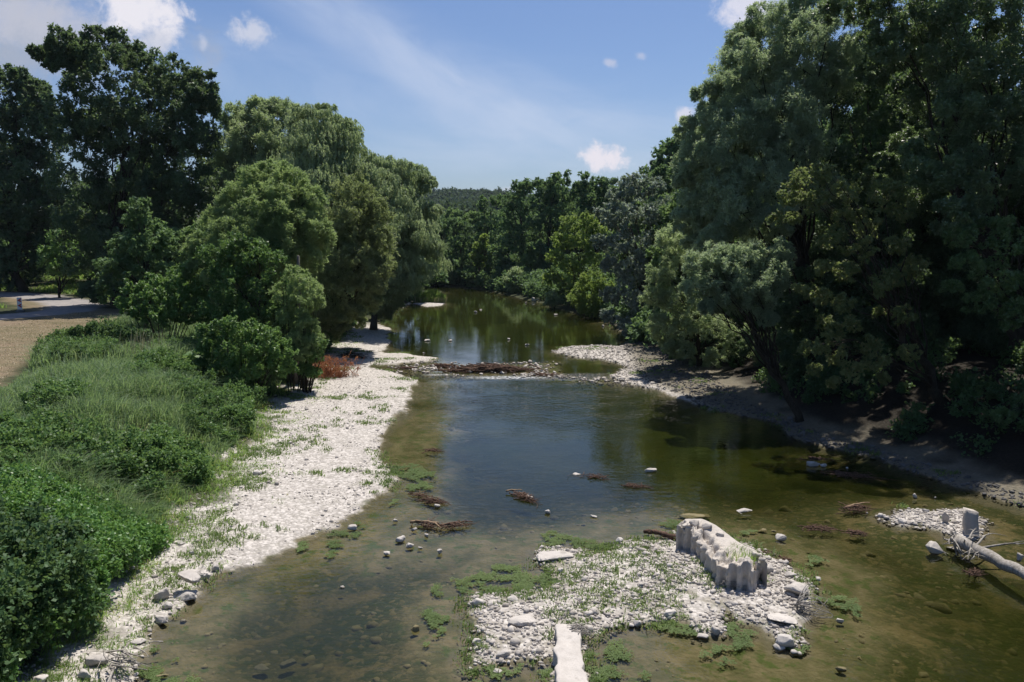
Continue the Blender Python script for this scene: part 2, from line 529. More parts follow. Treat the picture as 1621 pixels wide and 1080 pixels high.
def mat_water():
    m, N = new_mat('river_water')
    pos = N.n('ShaderNodeNewGeometry').outputs['Position']
    at = N.n('ShaderNodeSeparateColor', ins={0: N.n('ShaderNodeAttribute', attribute_name='water_data').outputs['Color']})
    depth, rip, foam = at.outputs[0], at.outputs[1], at.outputs[2]
    n1 = N.noise(N.scale(pos, (1.0, 1.9, 1.0)), 2.3, 3, 0.55, 0.4)
    n2 = N.noise(N.scale(pos, (1.0, 2.2, 1.0)), 7.0, 2, 0.5)
    n3 = N.noise(pos, 0.6, 2, 0.5)
    h = N.math('ADD', N.math('MULTIPLY', n1, 1.0), N.math('MULTIPLY', n2, 0.22))
    amp = N.math('MULTIPLY', N.math('ADD', N.math('MULTIPLY', rip, 1.0), 0.03), N.ramp(n3, 0.3, 0.7, 0.5, 1.3))
    h = N.math('MULTIPLY', h, amp)
    nb = bump(N, h, 1.0, 0.085)
    fr = N.n('ShaderNodeFresnel', ins={'IOR': 1.34, 'Normal': nb}).outputs[0]
    fr = N.math('MULTIPLY', fr, 1.0, clamp=True)
    tr = N.n('ShaderNodeBsdfTransparent', ins={'Color': N.mix(N.ramp(depth, 0.0, 0.5), (0.93, 0.93, 0.87), (0.42, 0.44, 0.26))})
    mk = N.mix(N.ramp(N.noise(pos, 0.5, 4, 0.6), 0.35, 0.65), (0.019, 0.026, 0.004), (0.031, 0.036, 0.006))
    df = N.n('ShaderNodeBsdfDiffuse', ins={'Color': mk})
    under = N.n('ShaderNodeMixShader', ins={0: N.ramp(depth, 0.04, 0.85, 0.02, 0.80, smooth=False), 1: tr.outputs[0], 2: df.outputs[0]})
    gl = N.n('ShaderNodeBsdfGlossy', ins={'Color': (1, 1, 1, 1), 'Roughness': 0.03, 'Normal': nb})
    sh = N.n('ShaderNodeMixShader', ins={0: fr, 1: under.outputs[0], 2: gl.outputs[0]})
    fm = N.math('MULTIPLY', foam, N.ramp(N.noise(N.scale(pos, (1, 1.6, 1)), 5.0, 5, 0.7, 0.5), 0.44, 0.60), clamp=True)
    wf = N.n('ShaderNodeBsdfDiffuse', ins={'Color': (0.62, 0.64, 0.66, 1)})
    sh2 = N.n('ShaderNodeMixShader', ins={0: fm, 1: sh.outputs[0], 2: wf.outputs[0]})
    out(N, sh2.outputs[0])
    return m


def mat_leaf(name, a, b, gloss=0.45, trans=0.25, spec=0.2, patch=0.35, tip=None):
    """a/b: two base colours of the leaves, mixed per leaf and by patches"""
    m, N = new_mat(name)
    geo = N.n('ShaderNodeNewGeometry')
    rnd = geo.outputs['Random Per Island']
    pn = N.noise(geo.outputs['Position'], patch, 3, 0.6)
    t = N.math('ADD', N.math('MULTIPLY', rnd, 0.45), N.math('MULTIPLY', N.ramp(pn, 0.40, 0.60), 0.55))
    c = N.mix(t, a, b)
    if tip:
        c = N.mix(N.ramp(rnd, 0.90, 0.96, 0, 0.8), c, tip)
    p = N.n('ShaderNodeBsdfPrincipled', ins={'Base Color': c, 'Roughness': gloss + 0.1})
    p.inputs['Specular IOR Level'].default_value = spec
    tc = N.mix(0.4, N.mix(1.0, c, (1.5, 1.5, 1.3), 'MULTIPLY'), (0.17, 0.23, 0.06), 'MIX')
    tc = N.mix(1.0, tc, (trans * 1.9,) * 3, 'MULTIPLY')
    tl = N.n('ShaderNodeBsdfTranslucent', ins={'Color': tc})
    mx = N.n('ShaderNodeAddShader', ins={0: p.outputs[0], 1: tl.outputs[0]})
    out(N, mx.outputs[0])
    return m


def mat_bark(name, a, b, sc=6.0):
    m, N = new_mat(name)
    pos = N.n('ShaderNodeTexCoord').outputs['Object']
    n1 = N.noise(N.scale(pos, (3, 3, 0.7)), sc, 6, 0.7)
    n2 = N.noise(pos, 1.5, 3)
    c = N.mix(N.ramp(n1, 0.35, 0.65), a, b)
    c = N.mix(N.ramp(n2, 0.5, 0.7, 0, 0.5), c, tuple(x * 0.6 for x in a))
    p = N.n('ShaderNodeBsdfPrincipled', ins={'Base Color': c, 'Roughness': 0.9, 'Normal': bump(N, n1, 0.7, 0.02)})
    p.inputs['Specular IOR Level'].default_value = 0.2
    out(N, p.outputs[0])
    return m


def mat_stone(name, a, b, dark=(0.16, 0.145, 0.12), sc=3.0, moss=0.0, bstr=0.5, wetline=0.8):
    m, N = new_mat(name)
    geo = N.n('ShaderNodeNewGeometry')
    pos = geo.outputs['Position']
    rnd = geo.outputs['Random Per Island']
    n1 = N.noise(pos, sc, 7, 0.65)
    n2 = N.noise(pos, sc * 7, 5, 0.7)
    c = N.mix(N.math('ADD', N.math('MULTIPLY', rnd, 0.5), N.math('MULTIPLY', N.ramp(n1, 0.35, 0.65), 0.5)), a, b)
    c = N.mix(N.ramp(n1, 0.56, 0.74, 0, 0.55), c, dark)
    c = N.mix(N.ramp(n2, 0.58, 0.72, 0, 0.5), c, dark)
    z = N.n('ShaderNodeSeparateXYZ', ins={0: pos}).outputs[2]
    wetm = N.ramp(N.math('ADD', z, N.math('MULTIPLY', N.math('SUBTRACT', n1, 0.5), 0.06)), 0.0, 0.035, wetline, 0.0)
    c = N.mix(wetm, c, (0.10, 0.085, 0.05))
    if moss:
        c = N.mix(N.ramp(n1, 0.62, 0.7, 0, moss), c, (0.05, 0.065, 0.02))
    h = N.math('ADD', n1, N.math('MULTIPLY', n2, 0.4))
    p = N.n('ShaderNodeBsdfPrincipled', ins={'Base Color': c, 'Roughness': 0.85, 'Normal': bump(N, h, bstr, 0.04)})
    p.inputs['Specular IOR Level'].default_value = 0.25
    out(N, p.outputs[0])
    return m


def mat_plain(name, c, rough=0.6):
    m, N = new_mat(name)
    pos = N.n('ShaderNodeNewGeometry').outputs['Position']
    nz = N.noise(pos, 9.0, 5, 0.6)
    cc = N.mix(N.ramp(nz, 0.4, 0.75, 0, 0.35), c, tuple(x * 0.6 for x in c))
    p = N.n('ShaderNodeBsdfPrincipled', ins={'Base Color': cc, 'Roughness': rough})
    out(N, p.outputs[0])
    return m


M = {}
M['ground'] = mat_ground()
M['water'] = mat_water()
M['ash'] = mat_leaf('dark_broad_leaf', (0.036, 0.062, 0.033), (0.061, 0.102, 0.052), 0.45, 0.32)
M['maple'] = mat_leaf('maple_leaf', (0.040, 0.084, 0.025), (0.067, 0.129, 0.038), 0.42, 0.35)
M['willow'] = mat_leaf('willow_leaf', (0.123, 0.155, 0.087), (0.201, 0.237, 0.146), 0.55, 0.5)
M['willow_light'] = mat_leaf('light_willow_leaf', (0.088, 0.128, 0.052), (0.152, 0.195, 0.089), 0.55, 0.5)
M['willow_grey'] = mat_leaf('grey_willow_leaf', (0.118, 0.150, 0.100), (0.196, 0.237, 0.161), 0.55, 0.5)
M['olive'] = mat_leaf('olive_leaf', (0.083, 0.101, 0.046), (0.137, 0.155, 0.078), 0.55, 0.5)
M['yellowgreen'] = mat_leaf('yellow_green_leaf', (0.080, 0.122, 0.024), (0.139, 0.180, 0.039), 0.5, 0.45)
M['autumn'] = mat_leaf('yellowing_leaf', (0.07, 0.095, 0.035), (0.125, 0.145, 0.06), 0.5, 0.4, tip=(0.20, 0.16, 0.07))
M['alder'] = mat_leaf('alder_leaf', (0.046, 0.090, 0.030), (0.082, 0.139, 0.048), 0.38, 0.4, 0.5)
M['poplar'] = mat_leaf('dark_poplar_leaf', (0.049, 0.081, 0.038), (0.089, 0.135, 0.059), 0.38, 0.35, 0.5)
M['silver'] = mat_leaf('silver_poplar_leaf', (0.086, 0.110, 0.086), (0.228, 0.264, 0.236), 0.5, 0.3, patch=1.2)
M['far'] = mat_leaf('far_wood_leaf', (0.043, 0.080, 0.039), (0.080, 0.138, 0.057), 0.6, 0.35, 0.2)
M['ridge'] = mat_leaf('ridge_leaf', (0.018, 0.038, 0.026), (0.036, 0.066, 0.036), 0.6, 0.15, 0.1, patch=0.05)
M['far2'] = mat_leaf('far_wood_leaf_lighter', (0.055, 0.097, 0.037), (0.094, 0.143, 0.055), 0.6, 0.4, 0.2)
M['spruce'] = mat_leaf('spruce_needle', (0.018, 0.046, 0.023), (0.029, 0.065, 0.034), 0.6, 0.1, 0.2)
M['bramble'] = mat_leaf('bramble_leaf', (0.037, 0.098, 0.020), (0.080, 0.169, 0.036), 0.4, 0.35, 0.4, patch=1.0)
M['shrub'] = mat_leaf('shrub_leaf', (0.049, 0.106, 0.024), (0.093, 0.165, 0.041), 0.42, 0.35, 0.4)
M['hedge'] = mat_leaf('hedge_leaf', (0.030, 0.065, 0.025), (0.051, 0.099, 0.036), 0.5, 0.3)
M['grass'] = mat_leaf('tall_grass_blade', (0.060, 0.105, 0.047), (0.111, 0.161, 0.081), 0.55, 0.45, 0.25, patch=0.5, tip=(0.17, 0.18, 0.11))
M['shortgrass'] = mat_leaf('short_grass_blade', (0.066, 0.122, 0.025), (0.128, 0.190, 0.045), 0.55, 0.45, 0.2, patch=0.8, tip=(0.20, 0.16, 0.07))
M['weed'] = mat_leaf('gravel_weed_leaf', (0.056, 0.089, 0.027), (0.103, 0.143, 0.046), 0.55, 0.35, 0.2)
M['rust'] = mat_leaf('dead_twig', (0.26, 0.1, 0.05), (0.42, 0.19, 0.1), 0.7, 0.1, 0.1)
M['dry'] = mat_leaf('dry_stalk', (0.312, 0.260, 0.169), (0.468, 0.403, 0.286), 0.7, 0.1, 0.1)
M['bark'] = mat_bark('dark_bark', (0.03, 0.025, 0.018), (0.065, 0.055, 0.042))
M['barkpale'] = mat_bark('pale_bark', (0.08, 0.072, 0.06), (0.17, 0.155, 0.13))
M['dead'] = mat_bark('bleached_wood', (0.22, 0.20, 0.17), (0.42, 0.39, 0.35))
M['drift'] = mat_bark('reddish_driftwood', (0.06, 0.036, 0.024), (0.17, 0.105, 0.075))
M['driftpale'] = mat_bark('tan_driftwood', (0.22, 0.15, 0.09), (0.36, 0.26, 0.17))
M['stone'] = mat_stone('limestone', (0.38, 0.35, 0.315), (0.58, 0.54, 0.495))
M['shore'] = mat_stone('shade_dark_stones', (0.07, 0.067, 0.062), (0.18, 0.17, 0.16), dark=(0.06, 0.055, 0.045))  # darker version of the pebble colours, canopy shade put into the stones
M['pebble'] = mat_stone('limestone_pebbles', (0.27, 0.24, 0.205), (0.62, 0.575, 0.525), sc=5.0)
M['wetstone'] = mat_stone('algae_stone', (0.12, 0.105, 0.055), (0.22, 0.185, 0.10), dark=(0.10, 0.085, 0.045), wetline=0.0)
M['concrete'] = mat_stone('weathered_concrete', (0.42, 0.38, 0.335), (0.56, 0.515, 0.46), dark=(0.17, 0.145, 0.115), sc=3.5, bstr=1.0)
M['slab'] = mat_stone('pale_concrete', (0.50, 0.475, 0.45), (0.60, 0.57, 0.54), dark=(0.36, 0.34, 0.31), sc=2.0, bstr=0.3)
M['white'] = mat_plain('white_panel', (0.75, 0.74, 0.72), 0.4)
M['red'] = mat_plain('red_panel', (0.45, 0.035, 0.03), 0.4)
M['postgrey'] = mat_plain('grey_post', (0.12, 0.12, 0.12), 0.5)

# ------------------------------------------------------------------ ground sheet
def spaced(lo_fine, hi_fine, step, k, lo, hi):
    up = [hi_fine]
    while up[-1] < hi:
        up.append(up[-1] + max(step, k * (up[-1] - hi_fine) + step))
    dn = [lo_fine]
    while dn[-1] > lo:
        dn.append(dn[-1] - max(step, k * (lo_fine - dn[-1]) + step))
    mid = np.arange(lo_fine, hi_fine, step)
    return np.unique(np.concatenate((np.array(dn[1:][::-1]), mid, np.array(up))))


xs = spaced(-15, 17, 0.14, 0.022, -1400, 1400)
ys = spaced(11, 26, 0.12, 0.0065, -60, 1750)
XX, YY = np.meshgrid(xs, ys)
ZZ, Q = ground(XX, YY, True)
nx, ny = len(xs), len(ys)
idx = np.arange(nx * ny).reshape(ny, nx)
faces = np.stack([idx[:-1, :-1], idx[:-1, 1:], idx[1:, 1:], idx[1:, :-1]], -1).reshape(-1, 4)
land, lb, rb = Q['land'], Q['lb'], Q['rb']
nn = fbm(XX * 0.9, YY * 0.9, 71, 4) - 0.5
nf = fbm(XX * 2.5, YY * 2.5, 73, 4) - 0.5
gravel = sstep(-0.05, 0.18, land + nf * 0.5) * (1 - sstep(66, 76, YY) * (XX > -60) * (1 - (np.abs(XX + 9.5) < 2.5) * (np.abs(YY - 92) < 6)))
algae_isl = sstep(1.1, 0.2, Q['di'] - 0.0 + nn * 3) * (Q['di'] > -0.3) * (YY > 13)
gravel = gravel * (1 - 0.5 * algae_isl * sstep(0.0, 0.12, nf))
bank = np.maximum(sstep(66, 76, YY) * (land > 0) * (1 - (np.abs(XX + 9.5) < 2.5) * (np.abs(YY - 92) < 6)), np.maximum(sstep(0.0, 1.0, lb + nn * 3.0), sstep(0.6, 2.0, rb + nn * 2)))
# the mown field and the track behind the left bank
fieldp = plan([(-200, 700), (0, 618), (12, 600), (50, 565), (100, 530), (200, 512), (330, 505), (330, 498), (120, 494), (60, 494), (0, 500), (-200, 520)], 1.95)
field = sstep(-0.3, 0.5, sdf(XX, YY, fieldp) + nn * 1.2)
sand = plan([(0, 462), (70, 464), (112, 474), (150, 486), (330, 496), (330, 507), (100, 500), (40, 492), (30, 484), (0, 476)], 1.95)
sandm = sstep(-0.3, 0.6, sdf(XX, YY, sand) + nn * 1.5) * (YY < 110)
field = np.maximum(field, sandm)
road = sstep(2.3, 1.7, dline(XX, YY, ROADP) + nn * 0.6) * (XX < -20)
silt = np.clip(sstep(-1.4, 0.3, Q['dsh']) * sstep(-0.3, 0.2, nn + 0.22), 0, 1)
silt = np.maximum(silt, sstep(-1.2, 0.3, Q['ds']))
wet_shade = np.clip(sstep(0.12, -0.02, land), 0, 1) * (land > -0.3)
shore_shade = sstep(-0.5, 1.0, Q['dr'] * 0 + XX - np.interp(YY, [10, 22, 31, 38, 43, 50, 60, 80], [12, 12.5, 9.5, 8.5, 7.0, 7.5, 8, 8])) * (Q['dr'] > -0.5)  # strip of right shore where tree shade is painted into the gravel
gravel = gravel * (1 - 0.75 * shore_shade)
wet_shade = np.maximum(wet_shade, shore_shade)  # painted shade shares the channel of the damp margin
ones = np.ones_like(XX)
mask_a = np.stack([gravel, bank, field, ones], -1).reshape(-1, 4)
mask_b = np.stack([road, silt, wet_shade, ones], -1).reshape(-1, 4)
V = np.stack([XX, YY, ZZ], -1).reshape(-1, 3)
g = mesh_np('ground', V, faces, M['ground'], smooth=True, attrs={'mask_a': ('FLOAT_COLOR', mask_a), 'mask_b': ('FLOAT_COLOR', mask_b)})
tag(g, 'pale gravel bars, silty river bed and grassy banks of the valley floor', 'ground', kind='structure')

# water sheet: the part of the same grid that lies under the water level
wetv = (ZZ < 0.03) & (land < 0.6) & (YY > -20) & (YY < 140)
fw = (wetv.reshape(-1)[faces]).any(1)
ff = faces[fw]
used = np.unique(ff)
remap = -np.ones(nx * ny, int)
remap[used] = np.arange(len(used))
Vw = V[used].copy()
dep = np.clip(-Vw[:, 2], 0, 1)
Vw[:, 2] = 0.0
px_, py_ = Vw[:, 0], Vw[:, 1]
rip = sstep(44.5, 41, py_) * sstep(27, 36, py_) * 0.30 + sstep(30, 24, py_) * 0.10 + 0.03 * sstep(43, 46, py_) * sstep(70, 50, py_)
rip = rip + 0.7 * sstep(1.5, 0.2, np.abs(py_ - 44.2))
foam = sstep(0.9, 0.15, np.sqrt(((px_ + 0.2) / 3.6) ** 2 + ((py_ - 43.9) / 0.75) ** 2)) * 1.0
foam = np.maximum(foam, sstep(0.9, 0.2, np.sqrt(((px_ + 4.3) / 1.2) ** 2 + ((py_ - 44.8) / 0.5) ** 2)) * 0.6)
wd = np.stack([dep, rip, foam, np.ones_like(dep)], -1)
w = mesh_np('water', Vw, remap[ff], M['water'], smooth=True, attrs={'water_data': ('FLOAT_COLOR', wd)})
tag(w, 'shallow olive green river reflecting the blue sky', 'river', kind='structure')

# ------------------------------------------------------------------ foliage
rng = np.random.default_rng(7)


def unit(v):
    return v / (np.linalg.norm(v, axis=-1, keepdims=True) + 1e-9)


def clump(kind, n, seed):
    """leaf positions p, directions d, side vectors s in a clump of radius about one"""
    r = np.random.default_rng(seed)
    if kind == 'weep':
        ns = max(6, n // 16)
        k = n // ns
        top = r.normal(size=(ns, 3)) * (0.5, 0.5, 0.28)
        top[:, 2] = np.abs(top[:, 2]) + 0.1
        ln = r.uniform(0.6, 1.6, (ns, 1, 1))
        t = np.linspace(0, 1, k)[None, :, None] + r.uniform(-.03, .03, (ns, k, 1))
        outw = unit(top * (1, 1, 0)) * 0.45
        p = top[:, None, :] + outw[:, None, :] * np.sqrt(np.clip(t, 0, 1)) * 0.8 + np.array((0, 0, -1.0)) * t * ln
        p = p + r.normal(size=p.shape) * 0.045
        d = unit(np.array((0, 0, -1.0)) + r.normal(size=p.shape) * 0.45)
    elif kind == 'plume':      # willow: soft feathery sprays
        ns = max(8, n // 12)
        k = n // ns
        u = unit(r.normal(size=(ns, 3)) + (0, 0, 0.25))
        t = r.uniform(0.2, 1.0, (ns, k, 1))
        ln = r.uniform(0.7, 1.35, (ns, 1, 1))
        p = u[:, None, :] * t * ln + np.array((0, 0, -0.16)) * (t * ln) ** 2 + r.normal(size=(ns, k, 3)) * 0.10
        d = unit(u[:, None, :] * 0.6 + np.array((0, 0, -0.25)) + r.normal(size=p.shape) * 0.7)
    elif kind == 'needle':
        ns = max(8, n // 14)
        k = n // ns
        u = unit(r.normal(size=(ns, 3)) * (1, 1, 0.25) - (0, 0, 0.25))
        t = r.uniform(0.1, 1.0, (ns, k, 1))
        p = u[:, None, :] * t + r.normal(size=(ns, k, 3)) * 0.05
        d = unit(u[:, None, :] + r.normal(size=p.shape) * 0.5)
    else:
        ns = max(8, n // 9)
        k = n // ns
        u = unit(r.normal(size=(ns, 3)) + (0, 0, 0.25))
        t = r.uniform(0.35, 1.0, (ns, k, 1)) ** 0.7
        ln = r.uniform(0.65, 1.2, (ns, 1, 1))
        p = u[:, None, :] * t * ln + r.normal(size=(ns, k, 3)) * 0.11
        d = unit(u[:, None, :] * 0.5 + np.array((0, 0, -0.25)) + r.normal(size=p.shape) * 0.8)
    p = p.reshape(-1, 3)
    d = d.reshape(-1, 3)
    s = unit(np.cross(d, r.normal(size=d.shape) * 1.1 + (0, 0, 1.0)))
    sz = r.uniform(0.65, 1.25, (len(p), 1))
    return p, d * sz, s * sz


TPL = {}


def templates(kind, n):
    key = (kind, n)
    if key not in TPL:
        TPL[key] = [clump(kind, n, 100 + i) for i in range(5)]
    return TPL[key]


WID = {'weep': 0.14, 'plume': 0.17, 'broad': 0.36, 'needle': 0.12}


def leaves(C, R, kind, L, dens=1.0, tri=False, seed=0, maxn=900):
    """leaf faces for clumps at centres C (K,3), radii R (K,)"""
    r = np.random.default_rng(seed)
    C = np.asarray(C, float)
    R = np.asarray(R, float)
    area = L * L * WID[kind]
    n = int(np.clip(dens * 2.1 * 4 * math.pi * float(np.median(R)) ** 2 * 0.5 / area, 24, maxn))
    n = int(round(n / 12) * 12)
    tp = templates(kind, n)
    which = r.integers(0, 5, len(C))
    Vs = []
    for q in range(5):
        m = which == q
        if not m.any():
            continue
        p, d, s = tp[q]
        c, rr = C[m], R[m]
        K = len(c)
        a = r.uniform(0, 2 * math.pi, K)
        til = r.normal(size=K) * 0.2
        ca, sa, ct, st = np.cos(a), np.sin(a), np.cos(til), np.sin(til)
        Rm = np.zeros((K, 3, 3))
        Rm[:, 0, 0] = ca
        Rm[:, 0, 1] = -sa * ct
        Rm[:, 0, 2] = sa * st
        Rm[:, 1, 0] = sa
        Rm[:, 1, 1] = ca * ct
        Rm[:, 1, 2] = -ca * st
        Rm[:, 2, 1] = st
        Rm[:, 2, 2] = ct
        P = np.einsum('kij,nj->kni', Rm, p) * rr[:, None, None] + c[:, None, :]
        D = np.einsum('kij,nj->kni', Rm, d) * L
        S = np.einsum('kij,nj->kni', Rm, s) * L * WID[kind]
        if tri:
            Vs.append(np.stack([P - S * 1.1, P + S * 1.1, P + D], 2).reshape(-1, 3))
        else:
            Nn = np.cross(D, S) / (L * WID[kind] + 1e-9) * 0.12
            mid = P + D * 0.45
            Vs.append(np.stack([P, mid + S + Nn, P + D, mid - S + Nn], 2).reshape(-1, 3))
    V = np.concatenate(Vs)
    k = 3 if tri else 4
    Fc = np.arange(len(V)).reshape(-1, k)
    return V, Fc


def tube(path, rad, sides=7):
    path = np.asarray(path, float)
    n = len(path)
    tg = unit(np.gradient(path, axis=0))
    ref = np.array((0.31, 0.17, 0.93)) if abs(tg[0, 2]) < 0.9 else np.array((1.0, 0.1, 0.0))
    a = unit(np.cross(tg, ref))
    b = np.cross(tg, a)
    ang = np.linspace(0, 2 * math.pi, sides, endpoint=False)
    V = path[:, None, :] + (a[:, None, :] * np.cos(ang)[None, :, None] + b[:, None, :] * np.sin(ang)[None, :, None]) * np.asarray(rad)[:, None, None]
    V = V.reshape(-1, 3)
    Fq = []
    for i in range(n - 1):
        for j in range(sides):
            j2 = (j + 1) % sides
            Fq.append((i * sides + j, i * sides + j2, (i + 1) * sides + j2, (i + 1) * sides + j))
    V = np.vstack([V, path[:1] - tg[:1] * rad[0] * 0.3, path[-1:] + tg[-1:] * rad[-1] * 0.5])
    Ft = [(0 * sides + (j + 1) % sides, j, n * sides) for j in range(sides)] + [((n - 1) * sides + j, (n - 1) * sides + (j + 1) % sides, n * sides + 1) for j in range(sides)]
    return V, np.array(Fq), np.array(Ft)


class Acc:
    def __init__(self):
        self.V, self.q, self.t, self.o = [], [], [], 0

    def add(self, V, q=None, t=None):
        self.V.append(V)
        if q is not None and len(q):
            self.q.append(np.asarray(q) + self.o)
        if t is not None and len(t):
            self.t.append(np.asarray(t) + self.o)
        self.o += len(V)

    def tube(self, path, rad, sides=7):
        self.add(*tube(path, rad, sides))

    def build(self, name, mat, parent=None, smooth=True):
        fs = []
        if self.q:
            fs.append(np.concatenate(self.q))
        if self.t:
            fs.append(np.concatenate(self.t))
        return mesh_np(name, np.concatenate(self.V), fs, mat, smooth, parent)


def curve(a, b, bow, n=7, jit=0.0, r=None):
    t = np.linspace(0, 1, n)[:, None]
    p = a * (1 - t) + b * t + np.asarray(bow) * (4 * t * (1 - t))
    if jit and r is not None:
        j = r.normal(size=p.shape) * jit
        j[0] = j[-1] = 0
        p = p + j
    return p


def lobes_to_clumps(LC, LR, r, kind, fill=1.25, sub=0.30, flat=0.85, low=0.5):
    """clump centres on the shells of the lobes"""
    C, R = [], []
    med = float(np.median(LR))
    for c, R0 in zip(LC, LR):
        rc = min(R0 * sub, med * sub * 1.25)
        K = max(5, int(fill * 4 / (rc / R0) ** 2 * 0.32))
        u = unit(r.normal(size=(K * 2, 3)))
        keep = (u[:, 2] > -0.25) | (r.uniform(size=len(u)) < low)
        u = u[keep][:K]
        dist = r.uniform(0.62, 1.0, (len(u), 1)) * R0
        # a few sprays reach out of the lobe, so that the outline is uneven
        reach = r.uniform(size=(len(u), 1))
        far_ = 1.12 if kind in ('plume', 'weep') else 1.36
        dist = dist * np.where(reach < 0.10, far_, np.where(reach < 0.28, 1 + (far_ - 1) / 2, 1.0))
        C.append(c + u * dist * (1, 1, flat))
        R.append(r.uniform(0.7, 1.35, len(u)) * rc)
    return np.concatenate(C), np.concatenate(R)


TREES = []


def tree(name, label, cat, leafmat, kind, base, Y, lobes, L=None, group=None, bark='bark', dens=1.0, trunk_r=None, depth=0.55, z0=None,
         fill=1.25, sub=0.30, sink=0.0, trunk=True, tri=None, extra_back=1.0, seed=None, dome=1.0):
    """lobes are given as (px, py, radius px[, metres nearer(-)/farther(+)]) seen at distance Y"""
    seed = seed if seed is not None else int(abs(lobes[0][0]) * 7 + lobes[0][1] * 3 + Y)
    r = np.random.default_rng(seed)
    bx = atY(base[0], base[1], Y)
    b = np.array((bx[0], Y, gz(bx[0], Y)))
    if z0 is not None:
        b[2] = z0
    root = empty(name, tuple(b))
    L = L or max(0.085, 0.0031 * Y)
    if kind in ('plume', 'weep') and trunk:
        dens *= 0.62
        fill *= 1.2
        sub *= 0.9
    elif trunk:
        dens *= 0.8
    xs_ = [q[0] for q in lobes]
    W_ = (max(xs_) - min(xs_)) * Y / F + 1.0
    cx = (max(xs_) + min(xs_)) / 2
    ys_ = [q[1] for q in lobes]
    yt, yb = min(ys_), max(ys_)
    Hc = (yb - yt) * Y / F
    Dm = max(depth * W_ * 0.5, 0.40 * Hc * dome)
    LC, LR = [], []
    for q in lobes:
        R0 = q[2] * Y / F
        side = 1 - min(1.0, abs(q[0] - cx) * Y / F / (W_ / 2))
        dy = q[3] if len(q) > 3 else -Dm * (0.35 + 0.65 * math.sqrt(max(0.0, side))) * ((0.1 + 0.9 * (q[1] - yt) / (yb - yt + 1)) * 0.85 + 0.15 * r.uniform()) if dome > 0.5 else -depth * W_ * 0.5 * math.sqrt(max(0.0, side)) * r.uniform(0.3, 1.0)
        c = atY(q[0], q[1], Y + dy)
        R0 = q[2] * (Y + dy) / F
        LC.append(c)
        LR.append(R0)
        if r.uniform() < extra_back:       # the far side of the crown
            dy2 = depth * W_ * 0.5 * r.uniform(0.35, 1.0) * math.sqrt(max(0.1, side))
            c2 = np.array((c[0], Y + dy2, c[2])) + r.normal(size=3) * (0.3, 0.3, 0.25) * R0
            c2[2] -= R0 * 0.35
            c2[0] = b[0] * 0.12 + c2[0] * 0.88
            LC.append(c2)
            LR.append(R0 * 0.95)
    LC, LR = np.array(LC), np.array(LR)
    C, R = lobes_to_clumps(LC, LR, r, kind, fill, sub)
    gzv = ground(C[:, 0], C[:, 1])
    ok = C[:, 2] > gzv + 0.1 * R
    C, R = C[ok], R[ok]
    Vl, Fl = leaves(C, R, kind, L, dens, tri=(Y > 30) if tri is None else tri, seed=seed)
    Vl[:, 2] = np.maximum(Vl[:, 2], 0.02)
    mesh_np('crown' if trunk else 'foliage', Vl - b, [Fl], M[leafmat], False, root)
    A = Acc()
    if trunk:
        top = LC[:, 2].max()
        H_ = top - b[2]
        tr = trunk_r or 0.018 * H_ + 0.05
        ctr = LC.mean(0)
        apex = np.array((ctr[0], ctr[1], b[2] + 0.72 * H_))
        T = curve(np.zeros(3) - (0, 0, 0.3), apex - b, (r.normal() * 0.03 * H_, 0, 0), 10, 0.012 * H_, r)
        rad = np.linspace(1, 0.22, 10) * tr
        rad[0] *= 1.35
        A.tube(T, rad, 9)
        order = np.argsort(-LR)[:26]
        for k in order:
            c = LC[k] - b
            hfrac = np.clip((c[2] / H_) * 0.75 - r.uniform(0.05, 0.25), 0.12, 0.85)
            i = hfrac * 9
            i0 = int(i)
            s = T[i0] + (T[min(i0 + 1, 9)] - T[i0]) * (i - i0)
            rr = min(np.interp(i, np.arange(10), rad) * 0.42, 0.028 * LR[k] + 0.03)
            Pb = curve(s, c, (0, 0, 0.08 * np.linalg.norm(c - s)), 7, 0.015 * H_, r)
            A.tube(Pb, np.linspace(rr, rr * 0.18, 7), 5)
            for _ in range(4):
                e = c + unit(r.normal(size=3) + (0, 0, .3)) * LR[k] * 0.85
                st = Pb[r.integers(3, 6)]
                A.tube(curve(st, e, (0, 0, .1), 4), np.linspace(rr * 0.3, rr * 0.06, 4), 4)
    else:
        for k in range(min(len(LC), 14)):
            c = LC[k] - b
            for _ in range(1):
                e = c + r.normal(size=3) * LR[k] * 0.5
                s = np.array((c[0] * 0.35, c[1] * 0.35, 0)) + r.normal(size=3) * (0.1, 0.1, 0)
                s[2] = gz(b[0] + s[0], b[1] + s[1]) - b[2] - 0.05
                A.tube(curve(s, e, (0, 0, .1), 4), np.linspace(0.03, 0.008, 4), 4)
    A.build('trunk' if trunk else 'stems', M[bark], root)
    tag(root, label, cat, group)
    TREES.append(root)
    return root


G_R = 'tall trees standing along the shaded right bank'
G_L = 'trees and shrubs standing along the left bank'
G_F = 'trees of the wood round the river bend'

